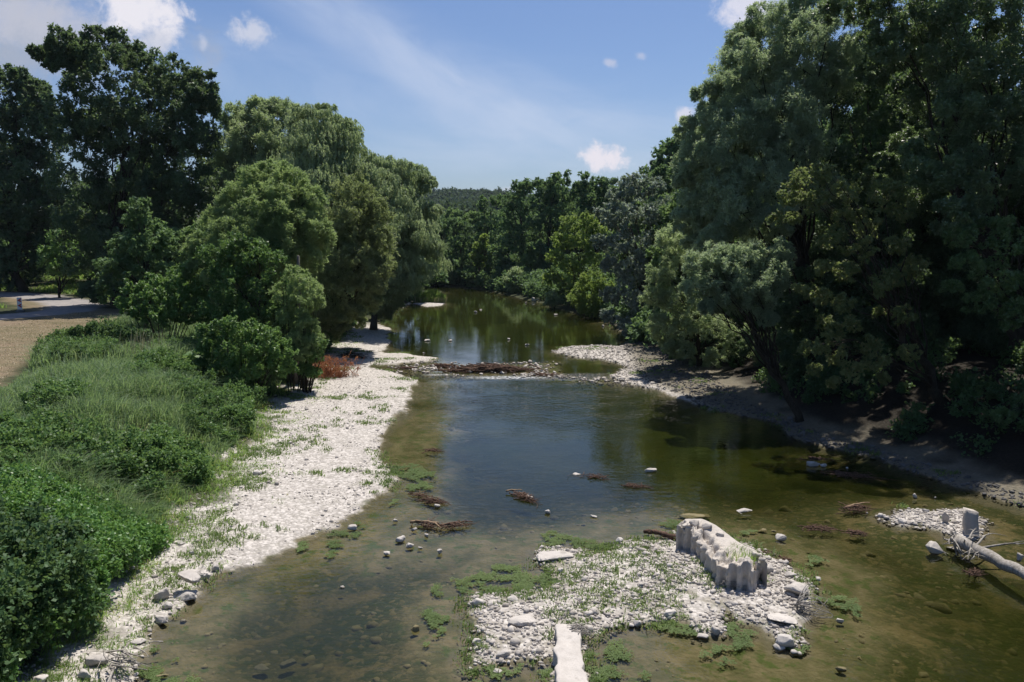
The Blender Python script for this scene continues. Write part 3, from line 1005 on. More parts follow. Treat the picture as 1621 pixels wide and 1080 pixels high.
# ---- left bank
tree('ash_tree', 'tallest dark broad-leaved tree on the far left with ragged plumes above the track', 'tree', 'ash', 'broad', (185, 492), 68,
     [(60, 85, 13), (80, 78, 14), (100, 62, 22), (92, 100, 18), (130, 85, 28), (160, 65, 24), (200, 82, 26), (170, 110, 34), (240, 112, 28), (282, 125, 30),
      (318, 132, 24), (333, 160, 22), (300, 170, 38), (240, 170, 45), (180, 170, 45), (122, 155, 32), (100, 195, 30), (140, 220, 45), (210, 240, 50),
      (280, 240, 48), (322, 215, 30), (120, 290, 45), (190, 310, 50), (260, 310, 50), (310, 300, 36), (130, 360, 42), (200, 380, 45), (260, 385, 40),
      (140, 425, 35), (200, 440, 32), (250, 440, 34), (150, 465, 22), (215, 470, 26), (185, 455, 26), (270, 470, 26)], group=G_L, trunk_r=0.42, dome=0.0, depth=0.4)
tree('poplar_tree', 'dark poplar at the left edge of the photo, lower than its tall neighbour', 'tree', 'ash', 'broad', (40, 462), 84,
     [(12, 122, 18), (38, 135, 18), (58, 158, 22), (20, 170, 32), (75, 195, 20), (48, 215, 36), (5, 240, 45), (60, 280, 40), (20, 310, 45), (60, 345, 40),
      (5, 360, 30), (85, 330, 30), (-40, 180, 50), (-50, 280, 55), (30, 400, 34), (-10, 420, 30), (70, 395, 26)], group=G_L, dome=0.0, depth=0.4)
tree('hazel_thicket', 'sunlit hedge of bushes at the foot of the wood behind the curving track', 'shrub', 'shrub', 'broad', (20, 452), 97,
     [(0, 405, 26), (38, 400, 24), (-35, 400, 30), (66, 412, 18), (20, 425, 18), (85, 400, 20), (120, 420, 22), (150, 415, 24)], trunk=False, group=G_L)
tree('lime_tree', 'young slim tree with a dark stem beside the curving track', 'tree', 'shrub', 'broad', (94, 468), 76,
     [(95, 378, 17), (88, 402, 17), (76, 415, 13), (112, 405, 15), (92, 425, 15), (115, 425, 12), (72, 398, 11)], group=G_L, trunk_r=0.13, depth=0.8)
tree('willow_tree', 'rounded willow crown just right of the tallest dark tree', 'tree', 'willow', 'plume', (400, 508), 74,
     [(378, 188, 26), (410, 177, 24), (440, 180, 27), (392, 220, 36), (440, 225, 38), (362, 238, 28), (350, 280, 35), (400, 280, 45), (450, 290, 40),
      (360, 330, 38), (420, 350, 40), (410, 235, 58), (440, 290, 60)], group=G_L, bark='barkpale')
tree('willow_tree', 'weeping willow whose hanging crown tops the left bank trees', 'tree', 'willow', 'weep', (500, 508), 66,
     [(478, 190, 22), (508, 182, 24), (540, 200, 26), (560, 228, 26), (500, 225, 38), (540, 265, 38), (480, 280, 36), (470, 330, 40), (530, 330, 45), (500, 245, 56), (535, 290, 56),
      (575, 285, 32), (585, 340, 34), (560, 380, 34), (600, 400, 34)], group=G_L, bark='barkpale')
tree('willow_tree', 'sunlit weeping willow leaning over the river, rightmost of the left bank', 'tree', 'willow', 'weep', (590, 497), 65,
     [(598, 258, 20), (628, 262, 20), (655, 275, 20), (676, 290, 15), (607, 300, 34), (648, 322, 34), (680, 335, 18), (600, 360, 38), (650, 378, 36),
      (684, 390, 20), (620, 420, 36), (615, 330, 54), (640, 375, 50), (620, 290, 34), (663, 430, 26), (640, 450, 20), (610, 465, 22), (590, 480, 16), (625, 478, 14, 0), (600, 490, 14, 0), (640, 350, 34), (625, 390, 34), (580, 320, 30), (580, 400, 30)], group=G_L, bark='barkpale')
tree('willow_tree', 'olive willow hanging low over the shaded gravel beach', 'tree', 'olive', 'plume', (515, 523), 53,
     [(560, 300, 28), (590, 330, 28), (570, 360, 48), (560, 430, 48), (545, 350, 36), (592, 385, 34), (600, 425, 28), (565, 420, 36), (530, 400, 36), (588, 458, 24), (550, 465, 32),
      (515, 450, 30), (520, 495, 26), (558, 495, 20), (490, 500, 24), (500, 525, 22), (540, 512, 16), (480, 540, 18), (590, 480, 14), (505, 550, 14, 0), (525, 530, 16, 0), (490, 560, 14, 0)], group=G_L)
tree('willow_tree', 'broad light green willow in the middle of the left bank', 'tree', 'willow_light', 'plume', (400, 522), 45,
     [(430, 268, 24), (462, 285, 26), (400, 290, 28), (375, 320, 30), (440, 320, 36), (485, 318, 28), (345, 352, 30), (400, 360, 40), (425, 330, 62), (390, 390, 62), (460, 370, 54), (450, 370, 38),
      (500, 360, 26), (318, 392, 26), (370, 410, 38), (430, 420, 36), (482, 405, 26), (310, 430, 24), (350, 450, 34)], group=G_L)
tree('maple_tree', 'dark green maple in front of the light green willow', 'tree', 'maple', 'broad', (395, 527), 41,
     [(340, 412, 26), (375, 398, 30), (412, 412, 32), (432, 455, 30), (380, 455, 34), (345, 480, 28), (410, 492, 28), (440, 498, 22), (455, 512, 16),
      (385, 505, 20), (462, 560, 18, 0), (478, 590, 13, 0), (450, 585, 16, 0), (488, 565, 12, 0)], group=G_L)
tree('sallow_bush', 'small pale round sallow below a broken snag', 'shrub', 'willow_light', 'plume', (465, 530), 39,
     [(462, 436, 18), (490, 458, 18), (448, 462, 20), (478, 482, 20), (502, 476, 10), (455, 500, 18), (484, 512, 16), (470, 535, 18), (492, 545, 14), (478, 562, 12)], trunk=False, group=G_L)
tree('elder_bush', 'light green elder shrub at the edge of the mown field', 'shrub', 'shrub', 'broad', (255, 512), 43.5,
     [(212, 458, 16), (243, 446, 18), (280, 450, 26), (200, 482, 16), (240, 476, 26), (285, 488, 26), (312, 470, 22), (320, 502, 18), (255, 500, 18),
      (222, 500, 14)], trunk=False, group=G_L)
tree('hedge_bush', 'low dark green bush along the edge of the mown field', 'shrub', 'hedge', 'broad', (170, 548), 41,
     [(112, 527, 9), (128, 524, 10), (148, 522, 11), (170, 524, 11), (192, 524, 11), (213, 526, 10), (232, 530, 9), (200, 536, 11), (155, 536, 12), (125, 536, 9)],
     trunk=False, group=G_L, depth=0.2)
tree('dogwood_bush', 'big bright green shrub on top of the overgrown bank mound', 'shrub', 'shrub', 'broad', (385, 600), 36.5,
     [(322, 527, 15), (350, 521, 17), (388, 522, 20), (425, 537, 20), (450, 560, 19), (415, 562, 26), (370, 555, 26), (440, 585, 18), (400, 588, 18),
      (330, 548, 18), (460, 580, 10), (360, 580, 18)], trunk=False, group=G_L, L=0.11, depth=0.4)
tree('spindle_bush', 'dark shrub squeezed between the bank mound and the rust-red bush', 'shrub', 'maple', 'broad', (482, 600), 38.5,
     [(470, 560, 14), (488, 575, 13), (475, 590, 13), (494, 590, 9), (498, 560, 11), (485, 545, 14), (505, 545, 10)], trunk=False, group=G_L)
# ---- right bank
tree('willow_tree', 'huge grey-green willow nearest the sky gap on the right bank', 'tree', 'willow_grey', 'plume', (1290, 600), 40,
     [(1262, -10, 34), (1215, 30, 34), (1178, 62, 28), (1170, 98, 26), (1235, 80, 45), (1300, 30, 45), (1185, 140, 38), (1118, 152, 22), (1130, 195, 34),
      (1087, 205, 20), (1180, 210, 45), (1240, 160, 50), (1295, 120, 45), (1098, 258, 30), (1150, 280, 42), (1210, 280, 45), (1112, 318, 36),
      (1170, 345, 40), (1240, 340, 40), (1080, 285, 16), (1272, 230, 45), (1300, 300, 40), (1130, 380, 30), (1340, 100, 45), (1185, 120, 64), (1150, 225, 62), (1235, 205, 76), (1165, 320, 58), (1290, 90, 76), (1110, 250, 40), (1330, -40, 50), (1085, 350, 22)],
     group=G_R, L=0.12)
tree('willow_tree', 'lower pale willow boughs drooping in front of the huge grey-green willow', 'tree', 'willow_grey', 'plume', (1270, 610), 33,
     [(1105, 418, 24), (1140, 408, 28), (1150, 440, 40), (1200, 450, 40), (1182, 412, 32), (1222, 436, 32), (1100, 455, 22), (1150, 462, 28), (1200, 476, 28), (1120, 486, 14), (1236, 398, 22),
      (1218, 505, 14)], group=G_R, L=0.10, depth=0.4)
tree('willow_tree', 'dense dark willow standing between silvery poplar and grey-green willow', 'tree', 'willow', 'plume', (1110, 572), 46,
     [(1048, 432, 24), (1030, 470, 22), (1072, 470, 26), (1045, 515, 22), (1078, 525, 24), (1060, 380, 24), (1090, 400, 26), (1100, 500, 30), (1085, 555, 16), (1130, 520, 30), (1170, 540, 30), (1210, 550, 30), (1130, 565, 18), (1250, 540, 30), (1060, 550, 12), (1110, 580, 18, 0), (1150, 590, 18, 0), (1200, 600, 20, 0), (1260, 610, 22, 0)],
     group=G_R)
tree('maple_tree', 'yellow-tinged maple whose lit branches hang over the shaded shore', 'tree', 'autumn', 'broad', (1500, 650), 31,
     [(1268, 290, 24), (1248, 314, 15), (1300, 275, 20), (1290, 320, 20), (1340, 305, 20), (1400, 308, 26), (1430, 336, 20), (1375, 348, 20),
      (1270, 458, 12), (1300, 470, 14), (1335, 482, 17), (1348, 512, 15), (1320, 528, 15), (1285, 550, 18), (1320, 560, 20), (1350, 588, 18),
      (1322, 606, 10), (1385, 572, 20), (1398, 598, 10), (1378, 545, 15), (1395, 455, 18), (1412, 440, 16), (1290, 585, 10), (1230, 345, 12), (1335, 345, 18), (1320, 380, 20), (1365, 395, 22), (1345, 430, 20), (1300, 425, 14), (1420, 390, 20), (1450, 420, 20), (1430, 500, 18), (1440, 560, 16)],
     group=G_R, L=0.10, depth=0.35, extra_back=0.3)
tree('poplar_tree', 'towering dark poplar filling the upper right corner', 'tree', 'poplar', 'broad', (1600, 700), 34,
     [(1340, 10, 34), (1395, 0, 40), (1450, 40, 38), (1500, 10, 50), (1560, 40, 55), (1615, 20, 50), (1402, 78, 30), (1515, 110, 48), (1590, 120, 50),
      (1645, 150, 60), (1510, 195, 42), (1580, 200, 50), (1480, 275, 34), (1550, 290, 50), (1625, 270, 50), (1505, 345, 36), (1445, 245, 22),
      (1690, 60, 60), (1700, 250, 60), (1440, -60, 60), (1560, -60, 70)],
     group=G_R, L=0.10, trunk_r=0.4, extra_back=0.7)
tree('alder_tree', 'bright leaved alder low at the right edge of the photo', 'tree', 'alder', 'broad', (1700, 720), 29.5,
     [(1520, 375, 18), (1560, 365, 28), (1602, 385, 32), (1528, 415, 22), (1582, 435, 34), (1625, 450, 30), (1508, 455, 13), (1548, 478, 22),
      (1605, 500, 26), (1660, 400, 45), (1665, 480, 45), (1590, 660, 14), (1620, 640, 18)], group=G_R, L=0.095, depth=0.5, extra_back=0.4)
tree('elm_tree', 'dark elm behind the huge willow, sky showing through its crown', 'tree', 'ash', 'broad', (1400, 640), 42,
     [(1345, 190, 55), (1370, 110, 40), (1480, 130, 40), (1490, 210, 40), (1345, 270, 50), (1420, 260, 45), (1500, 290, 50), (1380, 350, 55), (1470, 370, 55),
      (1330, 380, 45), (1300, 430, 45), (1400, 440, 55), (1480, 460, 55), (1350, 520, 50), (1440, 540, 55), (1260, 500, 40), (1240, 560, 36), (1300, 590, 36)],
     group=G_R, dens=1.1)
tree('elm_tree', 'dark elm behind the alder at the right edge', 'tree', 'ash', 'broad', (1640, 640), 40,
     [(1560, 250, 60), (1640, 200, 60), (1580, 350, 60), (1660, 330, 60), (1540, 450, 60), (1620, 460, 60), (1560, 550, 60), (1640, 560, 60), (1700, 450, 60),
      (1740, 300, 70), (1500, 590, 50)], group=G_R, dens=1.1)
tree('silver_poplar_tree', 'silvery white poplar with pale leaves halfway along the right bank', 'tree', 'silver', 'broad', (1020, 562), 63,
     [(1000, 292, 18), (975, 308, 14), (1028, 298, 20), (960, 335, 18), (990, 340, 24), (1030, 342, 24), (1062, 322, 18), (950, 383, 14), (985, 385, 24),
      (1028, 390, 26), (965, 420, 14), (1000, 430, 26), (1040, 430, 24), (972, 465, 15), (1010, 475, 24), (965, 502, 12), (998, 515, 16), (1035, 520, 20),
      (1000, 548, 12)], group=G_R, bark='barkpale', fill=1.1)
tree('oak_tree', 'green oak behind the silvery poplar', 'tree', 'far', 'broad', (1050, 500), 78,
     [(1060, 280, 18), (1080, 300, 24), (1042, 275, 10), (1075, 340, 28), (1050, 330, 28), (1090, 260, 18), (1100, 330, 30), (1050, 400, 34)], group=G_R)
tree('spruce_tree', 'lone dark spruce tip rising behind the right bank trees', 'tree', 'spruce', 'needle', (1033, 470), 110,
     [(1033, 258, 3, 0), (1033, 265, 6, 0), (1033, 275, 9, 0), (1033, 288, 11, 0), (1033, 305, 14, 0), (1033, 325, 17, 0), (1033, 350, 20, 0)], group=G_R,
     extra_back=0, sub=0.45)
tree('walnut_tree', 'sunlit yellow-green tree at the water by the river bend', 'tree', 'yellowgreen', 'broad', (915, 500), 87,
     [(905, 352, 14), (930, 350, 14), (888, 380, 13), (920, 385, 20), (948, 368, 15), (878, 408, 13), (905, 420, 18), (938, 415, 18), (872, 440, 14),
      (900, 450, 15)], group=G_R)
tree('willow_bush', 'round yellow-green willow bush dipping into the water on the right', 'shrub', 'yellowgreen', 'plume', (935, 500), 76,
     [(935, 445, 20), (915, 470, 18), (950, 475, 15), (928, 488, 12), (958, 455, 12), (945, 492, 10)], trunk=False, group=G_R)
tree('willow_bush', 'small grey-green willow bush standing alone against the dark wood', 'shrub', 'willow', 'plume', (816, 468), 106,
     [(815, 432, 11), (807, 445, 11), (823, 447, 12), (815, 457, 10)], trunk=False, group=G_F)
tree('reed_bush', 'two pale rounded bushes of reed on the right shore near the bend', 'shrub', 'willow', 'plume', (875, 486), 84,
     [(872, 468, 9), (880, 476, 8), (868, 480, 6)], trunk=False, group=G_F)
# ---- wood round the bend
FT = [
    ('oak_tree', 'high dark oak crown left of the silvery poplar', 'far', (870, 470), 113, [(860, 292, 15), (888, 285, 15), (875, 308, 20), (850, 320, 17), (900, 318, 20), (870, 345, 20), (850, 360, 18), (895, 365, 18), (870, 400, 18), (850, 400, 16), (868, 430, 18)]),
    ('oak_tree', 'dark oak crown nearest the silvery poplar', 'far', (940, 470), 108, [(930, 288, 14), (953, 292, 14), (915, 302, 14), (940, 315, 20), (968, 308, 12), (960, 345, 20), (925, 340, 20), (975, 340, 18)]),
    ('oak_tree', 'dark tree in the middle of the wood slope by the bend', 'far', (820, 468), 118, [(820, 300, 13), (835, 294, 11), (806, 315, 15), (825, 330, 18), (802, 350, 17), (830, 365, 18), (810, 385, 18), (836, 400, 14), (800, 420, 14), (835, 430, 14), (785, 400, 12)]),
    ('oak_tree', 'dark tree at the left foot of the wood slope by the bend', 'far', (770, 460), 124, [(766, 325, 11), (786, 315, 11), (776, 345, 15), (762, 365, 14), (786, 375, 15), (770, 400, 15), (755, 425, 13), (780, 435, 14), (800, 445, 10)]),
    ('birch_tree', 'small yellow-green tree shining in the dark wood by the bend', 'yellowgreen', (762, 455), 117, [(766, 378, 7), (758, 392, 8), (770, 396, 8), (752, 406, 8), (762, 412, 8)]),
    ('birch_tree', 'light green young tree above the small grey-green bush', 'far2', (842, 470), 108, [(838, 395, 7), (834, 410, 9), (845, 418, 8), (850, 432, 8), (836, 432, 6)]),
    ('alder_tree', 'dark alder closing the river at its left bend', 'far', (735, 455), 123, [(735, 360, 11), (715, 355, 11), (745, 378, 14), (720, 385, 14), (738, 410, 14), (712, 415, 14), (735, 432, 12), (715, 438, 10), (755, 440, 10)]),
    ('alder_tree', 'dark alder half hidden behind the weeping willow', 'far', (690, 458), 122, [(690, 350, 14), (680, 380, 16), (695, 405, 15), (675, 420, 16), (695, 440, 12), (660, 440, 14)]),
    ('ash_tree', 'lighter green crown between the bend and the distant ridge', 'far2', (745, 440), 160, [(745, 345, 10), (760, 345, 9), (730, 350, 9), (745, 362, 12), (765, 365, 10)]),
    ('ash_tree', 'light crown just under the distant ridge', 'far2', (715, 440), 175, [(712, 338, 9), (725, 340, 9), (700, 342, 9), (715, 352, 11), (700, 356, 10)]),
]
for nm, lab, mt, base, Y, lobes in FT:
    tree(nm, lab, 'tree', mt, 'broad', base, Y, lobes, group=G_F, fill=1.0)


# ---- generic trees for the woods (one of each kind built, then copied)
def wood_tree(name, mt, seed, Hh=14.0, Wd=9.0, L=0.36, kind='broad'):
    r = np.random.default_rng(seed)
    root = empty(name)
    LC, LR = [], []
    for i in range(24):
        t = r.uniform(0.0, 1.0)
        w_ = Wd * 0.62 * (1.04 - t) ** 0.6
        a = r.uniform(0, 2 * math.pi)
        q = r.uniform(0.45, 0.85) * w_
        LC.append((math.cos(a) * q, math.sin(a) * q, Hh * (0.16 + 0.74 * t)))
        LR.append(Wd * r.uniform(0.15, 0.23))
    LC.append((0, 0, Hh * 0.9))
    LR.append(Wd * 0.17)
    C, R = lobes_to_clumps(np.array(LC), np.array(LR), r, kind, 0.9, 0.33)
    Vl, Fl = leaves(C, R, kind, L, 1.0, tri=True, seed=seed)
    Vl[:, 2] = np.maximum(Vl[:, 2], 0.1)
    mesh_np('crown', Vl, [Fl], M[mt], False, root)
    A = Acc()
    A.tube(curve(np.array((0, 0, -.4)), np.array((0.3, 0, Hh * .8)), (.2, .1, 0), 8), np.linspace(0.3, 0.06, 8), 7)
    for c in LC[:10]:
        A.tube(curve(np.array((0, 0, c[2] * 0.6)), np.array(c), (0, 0, .3), 5), np.linspace(0.12, 0.03, 5), 4)
    A.build('trunk', M['bark'], root)
    return root


protos = [wood_tree('oak_tree', 'far', 11), wood_tree('ash_tree', 'far2', 12, 15, 8), wood_tree('maple_tree', 'far', 13, 12, 10), wood_tree('beech_tree', 'far', 14, 16, 9)]
right_wood = [(27, 30), (29, 24), (13.5, 50), (12.5, 56), (19, 46), (12, 64), (13.5, 60), (18, 55), (24, 50), (30, 58), (17, 68), (25, 70), (34, 72), (15, 80), (22, 86), (33, 90), (20, 100), (30, 105), (14, 95), (40, 62), (44, 45), (36, 38), (28, 36), (34, 27), (38, 24),
              (23, 45), (29, 44), (17, 50), (33, 20)]
left_wood = [(-17, 57), (-21, 54), (-15, 66), (-26, 62), (-23, 50), (-13, 74), (-44, 92), (-38, 84), (-52, 98), (-60, 92), (-48, 108), (-68, 104), (-32, 92), (-26, 84), (-58, 112), (-36, 102), (-24, 100), (-76, 94), (-18, 84), (-20, 74), (-27, 70), (-85, 100), (-14, 94)]
slope_wood = []
r_ = np.random.default_rng(99)
for row, yy in enumerate((132, 145, 160, 178, 198, 222, 250)):
    n = 11
    for k in range(n):
        xx = -30 + (k + r_.uniform(-.3, .3)) * (80 + row * 12) / n
        slope_wood.append((xx, yy + r_.uniform(-5, 5)))
used_p = [False] * 4


def place(spots, label, group, s0, s1, seed):
    r = np.random.default_rng(seed)
    for i, (x, y) in enumerate(spots):
        k = int(r.integers(0, 4))
        if used_p[k]:
            o = copy_tree(protos[k])
        else:
            o = protos[k]
            used_p[k] = True
        s = r.uniform(s0, s1)
        if seed == 1 and y > 40 and x < 20:
            s *= 0.62
        if seed == 2 and y < 75:
            s *= 0.5
        if seed == 3:
            ppx = 810.5 + F * x / (y * math.cos(PITCH))
            topy = np.interp(ppx, [400, 700, 760, 790, 830, 870, 970, 1100], [345, 346, 338, 305, 290, 285, 285, 280]) + r.uniform(0, 12)
            ztop = CAMH + (atY(ppx, topy, y)[2] - CAMH)
            s = min(1.3, max(0.35, (ztop - gz(x, y)) / 15.5))
        o.location = (x, y, gz(x, y) - 0.1)
        o.rotation_euler = (0, 0, r.uniform(0, 6.28))
        o.scale = (s, s, s * r.uniform(0.9, 1.12))
        tag(o, ('dark green round ', 'lighter green slender ', 'dark green broad low ', 'dark green tall ')[k] + label, 'tree', group)


place(right_wood, 'tree in the shaded wood behind the right bank', 'trees of the shaded right wood', 1.0, 1.25, 1)
place(left_wood, 'tree of the wood behind the track and left bank', 'trees of the wood behind the track', 0.85, 1.1, 2)
place(slope_wood, 'tree of the wooded slope beyond the river bend', 'trees of the wooded slope beyond the bend', 0.7, 1.0, 3)

# the far ridge: crowns that read as one mass
r_ = np.random.default_rng(5)
n = 5200
yy = r_.uniform(300, 960, n)
xx = r_.uniform(-0.26, 0.30, n) * yy
zz = ground(xx, yy)
C = np.stack([xx, yy, zz + r_.uniform(2, 9, n)], -1)
R = r_.uniform(3.0, 5.5, n)
Vl, Fl = leaves(C, R, 'broad', 2.2, 0.75, tri=True, seed=3)
o = mesh_np('far_forest', Vl, [Fl], M['ridge'], False)
tag(o, 'blue-green forest covering the distant ridge', 'forest', kind='stuff')

# ------------------------------------------------------------------ ground vegetation
def mesh_leaves(name, C, R, kind, L, mat, dens, seed, label, cat, parent=None, stuff=True, tri=False, group=None):
    Vl, Fl = leaves(C, R, kind, L, dens, tri=tri, seed=seed)
    o = mesh_np(name, Vl, [Fl], M[mat], False, parent)
    if label:
        tag(o, label, cat, group, 'stuff' if stuff else None)
    return o


def blades(name, P, h, w, mat, seed, label=None, cat=None, lean=0.45, parent=None, kind='stuff', bend=0.35):
    r = np.random.default_rng(seed)
    n = len(P)
    a = r.uniform(0, 2 * math.pi, n)
    ln = np.abs(r.normal(size=n)) * lean + 0.05
    wind = np.array((0.10, -0.04))
    d = np.stack([np.cos(a) * ln + wind[0], np.sin(a) * ln + wind[1]], -1)
    s = np.stack([-np.sin(a + r.normal(size=n)), np.cos(a + r.normal(size=n)), np.zeros(n)], -1) * (w / 2)[:, None]
    h = h[:, None]
    m = P + np.concatenate([d * h * 0.35, h * 0.62], 1)
    t = P + np.concatenate([d * h * (0.8 + bend), h * (1.0 - 0.25 * np.linalg.norm(d, axis=1, keepdims=True))], 1)
    V = np.stack([P - s, P + s, m - s * 0.75, m + s * 0.75, t], 1).reshape(-1, 3)
    b = np.arange(n)[:, None] * 5
    q = b + np.array([[0, 1, 3, 2]])
    tr = b + np.array([[2, 3, 4]])
    o = mesh_np(name, V, [q, tr], M[mat], False, parent)
    if label:
        tag(o, label, cat, kind=kind)
    return o


def scatter(x0, x1, y0, y1, n, seed, yref=16.0, power=2.0):
    r = np.random.default_rng(seed)
    x = r.uniform(x0, x1, n)
    y = r.uniform(y0, y1, n)
    keep = r.uniform(size=n) < np.minimum(1.0, (yref / np.maximum(y, 1)) ** power)
    return x[keep], y[keep]


def in_field(x, y):
    return sdf(x, y, fieldp) > -0.4


bram = np.vstack([plan([(-60, 790), (60, 765), (150, 770), (230, 790), (285, 825), (300, 850), (255, 880), (215, 920), (160, 950), (60, 1000), (-60, 1060)], 1.6)])
bram2 = plan([(350, 640), (430, 600), (470, 575), (470, 620), (420, 660), (380, 690)], 0.9)

# tall grass on the bank
x, y = scatter(-34, -4, 9, 62, 1500000, 21, 15.0, 1.6)
z, Qv = ground(x, y, True)
vf = np.abs(x) < y * 0.72 + 2.0
ok = (Qv['lb'] > 0.9) & ~in_field(x, y) & vf & (sdf(x, y, bram) < 0.5) & (y < 60)
tuft = fbm(x * 1.6, y * 1.6, 81, 3)
r_ = np.random.default_rng(4)
ok &= r_.uniform(size=len(x)) < sstep(0.30, 0.55, tuft) * 0.8 + 0.2
x, y, z, tuft = x[ok], y[ok], z[ok], tuft[ok]
hh = (0.35 + 0.75 * sstep(0.35, 0.7, fbm(x * 0.5, y * 0.5, 83, 3))) * r_.uniform(0.6, 1.2, len(x)) * sstep(0.5, 4.0, Qv['lb'][ok] + 1.2)
sel = slice(0, 300000)
P = np.stack([x, y, z - 0.03], -1)[sel]
blades('tall_grass', P, hh[sel] * 0.9, (0.008 + 0.0006 * P[:, 1]), 'grass', 5, 'tall blue-green meadow grass covering the left bank', 'grass', lean=0.6, bend=0.5)
print('grass', len(P))

# bright short grass where the bank meets the gravel, and on the verge
x, y = scatter(-30, -3, 9, 60, 1000000, 22, 16.0, 1.6)
z, Qv = ground(x, y, True)
edge = sstep(-1.8, 0.3, Qv['lb'] + (fbm(x * 1.2, y * 1.2, 85, 3) - 0.5) * 3.0) * sstep(3.5, 1.0, Qv['lb'])
ok = (r_.uniform(size=len(x)) < edge) & (np.abs(x) < y * 0.72 + 2.0) & (Qv['land'] > 0.1) & (Qv['lb'] > -2.6)
ok &= r_.uniform(size=len(x)) < sstep(0.42, 0.60, fbm(x * 2.2, y * 2.2, 86, 3)) + 0.04
x, y, z = x[ok], y[ok], z[ok]
P = np.stack([x, y, z - 0.02], -1)[:150000]
hh = r_.uniform(0.10, 0.34, len(P)) * (0.35 + 1.1 * sstep(-0.5, 2, Qv['lb'][ok][:len(P)]))
blades('short_grass', P, hh, 0.009 + 0.0006 * P[:, 1], 'shortgrass', 6, 'bright yellow-green grass fringing the white gravel bar', 'grass', lean=1.0, bend=0.5)
print('short', len(P))

# grass behind the track
x, y = scatter(-90, -24, 62, 112, 60000, 23, 400)
z = ground(x, y)
ok = (dline(x, y, ROADP) > 3.2) & ~in_field(x, y) & (sdf(x, y, sand) < -1.0) & (fbm(x * 0.3, y * 0.3, 88, 2) > 0.35)
P = np.stack([x, y, z - 0.03], -1)[ok]
blades('meadow_grass', P, r_.uniform(0.2, 0.5, len(P)), np.full(len(P), 0.11), 'shortgrass', 7, 'green meadow grass rising behind the curving track', 'grass', lean=0.5)

# stubble on the mown field
x, y = scatter(-34, -14, 24, 62, 60000, 24, 30, 1.5)
z = ground(x, y)
ok = sdf(x, y, fieldp) > 0.1
P = np.stack([x, y, z - 0.02], -1)[ok]
blades('stubble', P, r_.uniform(0.04, 0.12, len(P)), np.full(len(P), 0.03), 'dry', 8, 'short dry stubble of the mown hay field', 'stubble', lean=1.2)

# brambles
x, y = scatter(-17, -5, 9, 27, 5200, 25, 400)
z, Qv = ground(x, y, True)
s_ = sdf(x, y, bram)
ok = (s_ > -0.3) & (Qv['lb'] > 0.3)
x, y, z, s_ = x[ok][:1500], y[ok][:1500], z[ok][:1500], s_[ok][:1500]
hgt = 0.25 + 0.95 * sstep(-0.3, 1.6, s_) * (0.35 + 1.1 * fbm(x * 0.7, y * 0.7, 91, 3))
C = np.stack([x, y, z + hgt * r_.uniform(0.55, 1.0, len(x))], -1)
mesh_leaves('bramble_thicket', C, r_.uniform(0.18, 0.42, len(x)), 'broad', 0.082, 'bramble', 0.75, 31, 'dense bright green bramble thicket at the lower left edge', 'brambles')
k_ = r_.uniform(size=len(C)) < sstep(0.5, 0.62, fbm(C[:, 0] * 0.9, C[:, 1] * 0.9, 131, 2)) * 0.5
mesh_leaves('nettles', C[k_] + (0, 0, .12), r_.uniform(0.15, 0.3, int(k_.sum())), 'plume', 0.09, 'shrub', 0.5, 36, 'lighter green nettles standing up through the bramble thicket', 'nettles')
# mixed herbs among the grass
x, y = scatter(-28, -5, 10, 55, 9000, 26, 20, 1.2)
z, Qv = ground(x, y, True)
hm = fbm(x * 0.45, y * 0.45, 93, 3)
ok = (Qv['lb'] > 1.0) & ~in_field(x, y) & ((hm > 0.52) | (sdf(x, y, bram2) > 0)) & (sdf(x, y, bram) < 0) & (np.abs(x) < y * 0.72 + 2)
x, y, z = x[ok][:1500], y[ok][:1500], z[ok][:1500]
C = np.stack([x, y, z + r_.uniform(0.2, 0.75, len(x))], -1)
mesh_leaves('nettle_patch', C, r_.uniform(0.2, 0.42, len(x)), 'broad', 0.10, 'maple', 0.7, 32, 'dark nettles and herbs growing through the bank grass', 'herbs')
print('herbs', len(C))
x, y = scatter(-12, -6, 9, 16, 1500, 226, 400)  # dark-leaved clumps added to stand for the deep shadow in this corner
z, Qv = ground(x, y, True)
ok = (sdf(x, y, plan([(-80, 850), (60, 830), (125, 870), (140, 930), (100, 1000), (20, 1040), (-80, 1060)], 1.6)) > 0) & (Qv['lb'] > 0.2)
x, y, z = x[ok], y[ok], z[ok]
C = np.stack([x, y, z + r_.uniform(0.5, 1.7, len(x))], -1)
mesh_leaves('shade_thicket', C, r_.uniform(0.2, 0.4, len(x)), 'broad', 0.10, 'hedge', 0.6, 232, 'leafy thicket added in the bottom left corner, its dark leaves standing for shade', 'thicket')

# undergrowth in the shade of the right bank
x, y = scatter(6, 34, 18, 130, 16000, 27, 60, 1.0)
z, Qv = ground(x, y, True)
ok = (Qv['rb'] > np.where(y < 55, 1.6, 0.8)) & (fbm(x * 0.4, y * 0.4, 95, 3) > 0.36)
x, y, z = x[ok][:3000], y[ok][:3000], z[ok][:3000]
C = np.stack([x, y, z + r_.uniform(0.1, 1.0, len(x)) * sstep(0.5, 4, Qv['rb'][ok][:3000])], -1)
C = C[r_.uniform(size=len(C)) < np.where(C[:, 1] < 45, 0.5, 1.0)]
mesh_leaves('undergrowth', C, r_.uniform(0.3, 0.7, len(C)), 'broad', 0.15, 'hedge', 0.5, 33, 'dark undergrowth under the trees of the right bank', 'undergrowth')

